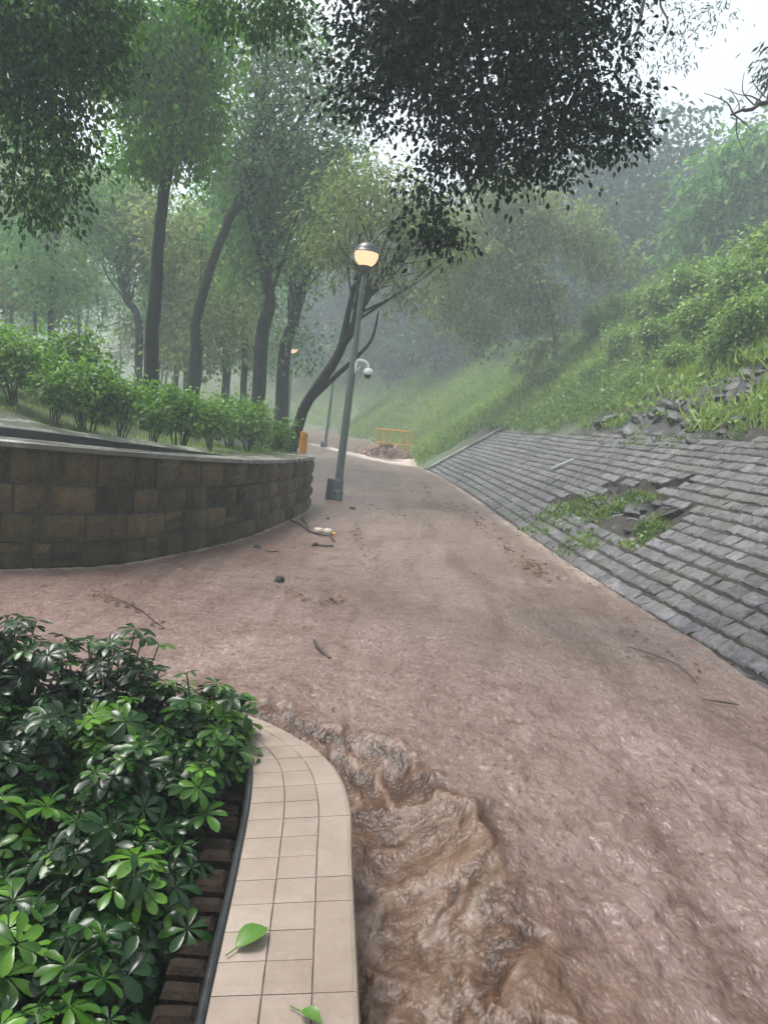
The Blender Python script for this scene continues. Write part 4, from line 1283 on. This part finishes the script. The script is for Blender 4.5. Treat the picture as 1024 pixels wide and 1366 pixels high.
twig('stick', 'short thick black stick floating on the smooth muddy water', [wz(419, 854, .012), wz(426, 865, .014), wz(440, 878, .01)], [.010, .016, .009], 'stick', None, 8)
tw = thing('driftwood', 'forked dark twig floating off the end of the stone wall', 'branch', wz(400, 696, .01)); o0 = np.array(tw.location)
b = MB()
for pth in ([(385, 693), (402, 700), (412, 708), (425, 712), (440, 715), (446, 722)], [(402, 690), (408, 698), (413, 708)], [(424, 727), (434, 728), (444, 728)]):
    b.tube(smooth_poly([wz(a, c, .018) - o0 for a, c in pth], 3), .011, 5)
b.build('twigs', TWIG, tw)
fb = thing('plastic_bottle', 'dirty white bottle caught in the forked twig near the wall end', 'bottle', wz(431, 710, .03))
b = MB(); b.tube([(-.13, .02, .0), (-.11, .02, 0), (-.02, 0, .005), (0, 0, .005)], [.03, .055, .055, .035], 12); b.tube([(0, 0, .005), (.03, -.01, .005), (.11, -.03, 0), (.13, -.03, 0)], [.035, .06, .06, .03], 12)
b.build('body', FOAMP, fb, True)
b = MB(); b.tube([(.13, -.03, 0), (.165, -.04, 0)], .02, 8); b.build('cap', ORANGE, fb)
for px, py, sc, lb in [(470, 679, .30, 'small dark stone breaking the water in front of the lamp'), (344, 730, .22, 'dark clod at the water edge below the stone wall'), (420, 727, .2, 'dark lump of debris below the forked twig'),
                       (372, 774, .26, 'pointed brown leaf clump floating near the middle of the water'), (437, 692, .14, 'tiny dark scrap between the lamp and the forked twig')]:
    o = bpy.data.objects.new('floating_clod', RM[3]); COL.objects.link(o); p = wz(px, py, .01); o.location = p; o.scale = (sc, sc, sc); o.rotation_euler = (0, 0, random.uniform(0, 6)); tag(o, lb, 'debris')
twig('twig', 'thin twig trailing right of the dark clod below the wall', [wz(352, 734, .01), wz(362, 736, .014), wz(372, 735, .01)], [.006, .008, .004])
twig('twig', 'long thin brown twig line drifting at the left in front of the wall', [wz(122, 786, .008), wz(150, 796, .012), wz(185, 812, .012), wz(222, 842, .008)], [.003, .005, .006, .003])
twig('twig', 'long brown twig floating near the paved bank at the right', [wz(835, 862, .01), wz(868, 872, .018), wz(905, 888, .014), (wz(930, 912, .01))], [.004, .006, .005, .003])
twig('twig', 'flat brown twig near the right edge of the water', [wz(935, 932, .01), wz(960, 936, .015), wz(985, 940, .01)], [.004, .008, .004])
# bits of litter along the flow lines
bits = []
for pts, n, sp in [([(600, 668), (640, 695), (690, 742), (720, 765)], 260, 5), ([(370, 780), (400, 795), (430, 802), (460, 798)], 60, 2.5), ([(130, 792), (185, 815), (222, 842)], 50, 3), ([(720, 740), (800, 810), (900, 890)], 90, 12),
                   ([(470, 700), (490, 735), (485, 760)], 26, 3), ([(462, 668), (500, 678), (540, 690)], 30, 2), ([(540, 640), (575, 660)], 60, 8)]:
    q_ = smooth_poly(pts, 10)
    for k_ in range(n):
        c = q_[random.randrange(len(q_))]; bits.append(wz(c[0] + random.gauss(0, sp * 1.6), c[1] + random.gauss(0, sp), .012))
bits = np.array(bits); r_ = np.random.default_rng(5)
ax = r_.normal(size=bits.shape); ax[:, 2] = .05; nm = r_.normal(size=bits.shape) * .25; nm[:, 2] = 1
o_ = link_mesh('floating_litter', leaf_mesh('floating_litter', bits, ax, nm, .018 + .055 * r_.random(len(bits)) * np.clip(bits[:, 1] / 9, .4, 1.2), OVAL, r_.random(len(bits))), leaf_mat('drift_litter', (.04, .02, .009), (.10, .05, .024), (.19, .11, .05), .05, .7, .2))
tag(o_, 'scattered brown leaf scraps drifting in lines on the muddy water', 'leaf litter', kind='stuff')

# ------------------------------------------------------------------ planter in the foreground
INN = smooth_poly([(-.2, .35), (-.235, .9), (-.285, 1.41), (-.33, 1.98), (-.375, 2.40), (-.43, 2.62), (-.56, 2.80), (-.80, 2.90), (-1.3, 2.98), (-2.4, 3.1), (-4.2, 3.3)], 10)
OUT = smooth_poly([(.12, .35), (.09, .9), (.055, 1.41), (.0, 2.05), (-.025, 2.36), (-.10, 2.62), (-.26, 2.83), (-.56, 3.03), (-1.2, 3.17), (-2.3, 3.3), (-4.1, 3.5)], 10)
def arcn(P, n):
    d = np.concatenate([[0], np.cumsum(np.hypot(*np.diff(P, axis=0).T))]); s = np.linspace(0, d[-1], n)
    return np.stack([np.interp(s, d, P[:, 0]), np.interp(s, d, P[:, 1])], 1), d[-1]
ZC = .25
cp = thing('tiled_planter_wall', 'low curved planter wall topped with pinkish beige square tiles in the foreground', 'planter wall', (-.15, 2.0, 0)); c0 = np.array(cp.location)
NT = 60
I_, _ = arcn(INN, NT * 4 + 1); O_, lo = arcn(OUT, NT * 4 + 1)
b = MB(); vs = []; fs = []
for i in range(len(I_)):
    for (p, z_) in ((O_[i], -.6), (O_[i], ZC - .006), (I_[i], ZC - .006), (I_[i], -.3)): vs.append((p[0] - c0[0], p[1] - c0[1], z_))
for i in range(len(I_) - 1):
    for j in range(3): a = i * 4 + j; fs.append((a, a + 1, a + 5, a + 4))
fs.append((0, 3, 2, 1))
b.add(vs, fs); b.build('wall_body', GROUT, cp)
tl_ = MB(); g_ = .0012
def cpt(u_, wv):
    f_ = u_ * (len(I_) - 1); i = int(min(f_, len(I_) - 2)); fr = f_ - i
    a = I_[i] * (1 - fr) + I_[i + 1] * fr; c = O_[i] * (1 - fr) + O_[i + 1] * fr
    return a * (1 - wv) + c * wv
def tile(u0, u1, w0, w1, outer=False):
    tl_.tint = min(1, max(0, random.gauss(.5, .22))); n = 4 if (u1 - u0) * lo > .08 else 2
    du = g_ / lo; dw = g_ / .33 * 1.2; dz = random.uniform(-.0006, .0006)
    vs = []; fs = []; us = np.linspace(u0 + du, u1 - du, n + 1); bv = .002
    e1 = w1 + (.02 if outer else -dw)
    prof = [(w0 + dw, ZC - .012), (w0 + dw, ZC - bv), (w0 + dw + bv / .33, ZC), (e1 - (.05 if outer else bv / .33), ZC), (e1 - (.015 if outer else 0), ZC - (.004 if outer else bv)), (e1, ZC - (.014 if outer else .012))] + ([(e1, ZC - .06)] if outer else [])
    for k_, u_ in enumerate(us):
        for w_, z_ in prof:
            p = cpt(u_, w_); vs.append((p[0] - c0[0], p[1] - c0[1], z_ + dz - (bv if k_ in (0, n) and z_ == ZC else 0)))
    m_ = len(prof)
    for k_ in range(n):
        for j in range(m_ - 1): a = k_ * m_ + j; fs.append((a, a + 1, a + m_ + 1, a + m_))
    fs.append(tuple(range(m_))[::-1]); fs.append(tuple(range(n * m_, n * m_ + m_)))
    tl_.add(vs, fs)
k_ = 0
while k_ < NT:
    u0 = k_ / NT; u1 = (k_ + 1) / NT
    tile(u0, u1, 0.0, .345); tile(u0, u1, .345, .69); k_ += 1
k_ = 0
while k_ < NT:
    st_ = random.choice([1, 1, 2, 2, 3]); st_ = min(st_, NT - k_)
    tile(k_ / NT, (k_ + st_) / NT, .69, 1.0, True); k_ += st_
tl_.build('tiles', TILE, cp)
b = MB(); pts = []
for i in range(0, len(I_), 2):
    t_ = I_[min(i + 1, len(I_) - 1)] - I_[max(i - 1, 0)]; t_ /= np.linalg.norm(t_); nl = np.array([-t_[1], t_[0]])
    p = I_[i] + nl * .012; pts.append((p[0] - c0[0], p[1] - c0[1], ZC - .012 + .003 * math.sin(i * .4)))
b.tube(pts, .0135, 8); b.build('edging_strip', STRIP, cp, True)

# old bricks standing on edge inside the planter wall
br = thing('brick_edging', 'row of dark old bricks on edge lining the inside of the tiled planter wall', 'bricks', (-.45, 2.0, 0)); bb = np.array(br.location)
b = MB(); d_ = np.concatenate([[0], np.cumsum(np.hypot(*np.diff(I_, axis=0).T))]); s_ = .1
while s_ < 3.4:
    p = np.array([np.interp(s_, d_, I_[:, 0]), np.interp(s_, d_, I_[:, 1])]); i = int(np.interp(s_, d_, np.arange(len(d_)))); t_ = I_[min(i + 2, len(I_) - 1)] - I_[max(i - 2, 0)]; an = math.atan2(t_[1], t_[0]) + random.uniform(-.06, .06)
    nl = np.array([-t_[1], t_[0]]); nl /= np.linalg.norm(nl)
    q_ = p + nl * (.082 + random.uniform(-.006, .006))
    rot = Matrix.Rotation(an, 3, 'Z') @ Matrix.Rotation(random.uniform(-.05, .05), 3, 'X') @ Matrix.Rotation(.12, 3, 'Y')
    b.tint = random.random()
    b.box((q_[0] - bb[0], q_[1] - bb[1], .09 + random.uniform(-.012, .012)), (.060, .10, .22), rot, .013)
    s_ += .074
b.build('bricks', BRICK, br)
# planting bed soil
b = MB(); vs = []; fs = []; m_ = 24
for i in range(0, len(I_), 6):
    p = I_[i]
    for j in range(m_):
        q_ = j / (m_ - 1); e = np.array([-4.2, min(p[1], 2.0) * .9 - .2])
        w_ = p * (1 - q_) + e * q_
        vs.append((w_[0], w_[1], .02 + .05 * (float(fbm(np.array([w_[0] * 4]), np.array([w_[1] * 4]), 3, 2)[0]) - .4)))
nr_ = len(range(0, len(I_), 6))
for i in range(nr_ - 1):
    for j in range(m_ - 1): a = i * m_ + j; fs.append((a, a + m_, a + m_ + 1, a + 1))
b.add(vs, fs); o_ = b.build('soil', SOIL2, None, True); tag(o_, kind='structure')


# umbrella plants: whorls of glossy leaflets on stems
def umbrella(label, seed, R, H, nst, tint, group='umbrella plants in the planter', sz=.064):
    t = thing('umbrella_plant', label, 'shrub', (0, 0, 0), 0, group); r_ = np.random.default_rng(seed); b = MB()
    PO = []; AX = []; NM = []; SZ = []; TI = []
    nst = int(nst * 1.5)
    for k_ in range(nst):
        a = r_.random() * 6.28; rr = R * math.sqrt(r_.random()); h = H * (1 - .38 * (rr / R) ** 2) * r_.uniform(.62, 1.06)
        top = np.array([rr * math.cos(a), rr * math.sin(a), h]); bs = np.array([.25 * rr * math.cos(a), .25 * rr * math.sin(a), -.03])
        md = (bs + top) / 2 + np.array([r_.normal(0, .02), r_.normal(0, .02), .03])
        sp_ = smooth_poly([bs, md, top], 4); b.tube(sp_, np.linspace(.007, .003, len(sp_)), 5)
        nw = r_.integers(3, 6)
        for w_ in range(nw):
            f_ = 1 if w_ == 0 else r_.uniform(.45, .98)
            c = sp_[int(f_ * (len(sp_) - 1))]
            if w_:
                aa = r_.random() * 6.28; pe = np.array([math.cos(aa), math.sin(aa), r_.uniform(.1, .8)]); pe /= np.linalg.norm(pe)
                c2 = c + pe * r_.uniform(.05, .11); b.tube([c, (c + c2) / 2 + [0, 0, .008], c2], .0022, 4); up = unit((pe * .9 + np.array([0, 0, .8]) + r_.normal(size=3) * .15)[None])[0]
            else: c2 = c; up = unit((np.array([.5 * top[0], .5 * top[1], .5]) / max(R, .1) * .4 + np.array([0, 0, .8]) + r_.normal(size=3) * .2)[None])[0]
            x_ = unit(np.cross(up, r_.normal(size=3))[None])[0]; y_ = np.cross(up, x_)
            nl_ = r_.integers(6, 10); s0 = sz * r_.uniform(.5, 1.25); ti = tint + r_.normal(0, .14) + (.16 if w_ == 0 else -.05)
            ph0 = r_.random() * 6.28
            for l_ in range(nl_):
                ph = ph0 + 2 * PI * l_ / nl_ + r_.normal(0, .1); dr = x_ * math.cos(ph) + y_ * math.sin(ph)
                ax = dr + up * r_.uniform(-.15, .35); PO.append(c2 + dr * .006); AX.append(ax); NM.append(up + r_.normal(size=3) * .12); SZ.append(s0 * r_.uniform(.8, 1.12)); TI.append(ti + r_.normal(0, .06))
    link_mesh('foliage', leaf_mesh('foliage', np.array(PO), np.array(AX), np.array(NM), np.array(SZ), OBOV, np.clip(TI, 0, 1)), L['umbrella'], t)
    b.build('stem', plain('green_stem', (.035, .05, .02), .5, .3, 20), t)
    return t


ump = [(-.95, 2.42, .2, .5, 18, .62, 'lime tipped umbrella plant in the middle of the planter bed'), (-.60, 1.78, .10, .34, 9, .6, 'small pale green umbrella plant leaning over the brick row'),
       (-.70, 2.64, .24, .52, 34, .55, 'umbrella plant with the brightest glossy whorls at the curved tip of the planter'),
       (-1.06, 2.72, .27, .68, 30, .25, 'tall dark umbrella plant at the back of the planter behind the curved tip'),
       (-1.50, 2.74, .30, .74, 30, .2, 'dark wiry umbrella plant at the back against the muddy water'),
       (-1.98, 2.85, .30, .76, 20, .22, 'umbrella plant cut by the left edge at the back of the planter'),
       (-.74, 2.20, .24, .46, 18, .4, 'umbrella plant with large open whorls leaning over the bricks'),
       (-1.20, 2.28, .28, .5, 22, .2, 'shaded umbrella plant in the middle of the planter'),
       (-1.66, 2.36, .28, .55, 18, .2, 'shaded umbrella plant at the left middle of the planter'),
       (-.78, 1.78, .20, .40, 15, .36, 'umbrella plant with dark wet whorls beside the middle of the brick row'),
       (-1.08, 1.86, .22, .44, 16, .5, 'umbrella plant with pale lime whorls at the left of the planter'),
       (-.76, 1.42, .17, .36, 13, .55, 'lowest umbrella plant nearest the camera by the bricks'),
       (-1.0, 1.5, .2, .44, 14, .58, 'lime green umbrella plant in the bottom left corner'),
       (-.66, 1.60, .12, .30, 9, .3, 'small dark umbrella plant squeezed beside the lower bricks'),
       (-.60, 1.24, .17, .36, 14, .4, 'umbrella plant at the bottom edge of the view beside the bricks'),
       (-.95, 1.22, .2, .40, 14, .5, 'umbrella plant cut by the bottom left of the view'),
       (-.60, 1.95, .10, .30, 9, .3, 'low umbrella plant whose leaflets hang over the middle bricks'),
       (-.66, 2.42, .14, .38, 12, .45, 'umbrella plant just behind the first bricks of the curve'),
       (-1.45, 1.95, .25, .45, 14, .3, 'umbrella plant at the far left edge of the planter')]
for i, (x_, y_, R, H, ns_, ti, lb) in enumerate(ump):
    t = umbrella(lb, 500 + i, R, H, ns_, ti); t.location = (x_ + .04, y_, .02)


def fallen(label, c, ang, ln, seed):
    t = thing('fallen_leaf', label, 'leaf', c, ang)
    rows = [(0, .012), (.12, .14), (.3, .26), (.5, .3), (.7, .25), (.87, .13), (1, .01)]
    V, F = leaf_tpl(rows, .0, .35); V = V * ln; V[:, 2] += .008 + .02 * np.sin(V[:, 1] / ln * 3) * .5
    b = MB(); b.tint = .5; b.add(V, F); m_ = leaf_mat('fallen_green_leaf', (.05, .13, .02), (.075, .17, .025), (.1, .2, .03), .25, .3); b.build('blade', m_, t, True)
    b = MB(); b.tube([(0, -.03, .006), (0, 0, .009), (0, ln * .95, .012)], [.0022, .0022, .001], 5); b.build('stalk', plain('leaf_stalk', (.09, .13, .03), .5, .2, 9), t)
    return t


p = wz(314, 1270, ZC); q_ = wz(357, 1243, ZC); dv = q_ - p
fallen('large fallen green leaf lying across the pink tiles of the planter wall', (p[0], p[1], ZC + .002), math.atan2(dv[1], dv[0]) - PI / 2, float(np.linalg.norm(dv)) * 1.0, 1)
p = wz(400, 1354, ZC); q_ = wz(428, 1372, ZC); dv = q_ - p
fallen('small fallen green leaf on the tiles at the bottom edge of the view', (p[0], p[1], ZC + .002), math.atan2(dv[1], dv[0]) - PI / 2, float(np.linalg.norm(dv)), 2)

# ------------------------------------------------------------------ air, sky, light
bpy.context.view_layer.update()
zt = 0
for o in S.objects:
    if o.type == 'MESH':
        for c in o.bound_box: zt = max(zt, (o.matrix_world @ Vector(c)).z)
b = MB(); b.box((0, 69.5, (zt + 1.5 - 1.6) / 2), (224, 176, zt + 1.5 + 1.6))
m, nt, o = mat('rain_mist')
pv = nt.nodes.new('ShaderNodeVolumePrincipled'); pv.inputs['Color'].default_value = (.67, .77, .80, 1); pv.inputs['Density'].default_value = .0068; pv.inputs['Anisotropy'].default_value = 0
nt.links.new(pv.outputs[0], o.inputs['Volume'])
hz = b.build('haze', m); tag(hz, 'pale rain mist filling the air between the trees', 'haze', kind='stuff')

EL, AZ = math.radians(68), math.radians(-70)
wd = bpy.data.worlds.new('World'); S.world = wd; wd.use_nodes = True; nt = wd.node_tree; nt.nodes.clear()
wo = nt.nodes.new('ShaderNodeOutputWorld'); bg = nt.nodes.new('ShaderNodeBackground'); sk = nt.nodes.new('ShaderNodeTexSky')
sk.sky_type = 'NISHITA'; sk.sun_disc = False; sk.sun_elevation = EL; sk.sun_rotation = AZ; sk.air_density = 1.0; sk.dust_density = 6; sk.ozone_density = 1
hs = nt.nodes.new('ShaderNodeHueSaturation'); hs.inputs['Saturation'].default_value = .42
nt.links.new(sk.outputs[0], hs.inputs['Color']); nt.links.new(hs.outputs[0], bg.inputs[0]); bg.inputs[1].default_value = .15
nt.links.new(bg.outputs[0], wo.inputs[0])
ld = bpy.data.lights.new('sun', 'SUN'); ld.energy = 1.5; ld.angle = math.radians(25); ld.color = (1, .99, .96)
so = bpy.data.objects.new('sun', ld); COL.objects.link(so)
dsun = Vector((math.sin(AZ) * math.cos(EL), math.cos(AZ) * math.cos(EL), math.sin(EL)))
so.rotation_euler = dsun.to_track_quat('Z', 'Y').to_euler(); so.location = dsun * 60

vs_ = S.view_settings; vs_.view_transform = 'Standard'; vs_.look = 'None'; vs_.gamma = 1; vs_.use_curve_mapping = False; vs_.exposure = 1.36
S.cycles.volume_bounces = 2; S.cycles.max_bounces = 6; S.cycles.diffuse_bounces = 3; S.cycles.glossy_bounces = 2; S.cycles.transmission_bounces = 3
S.cycles.use_denoising = True
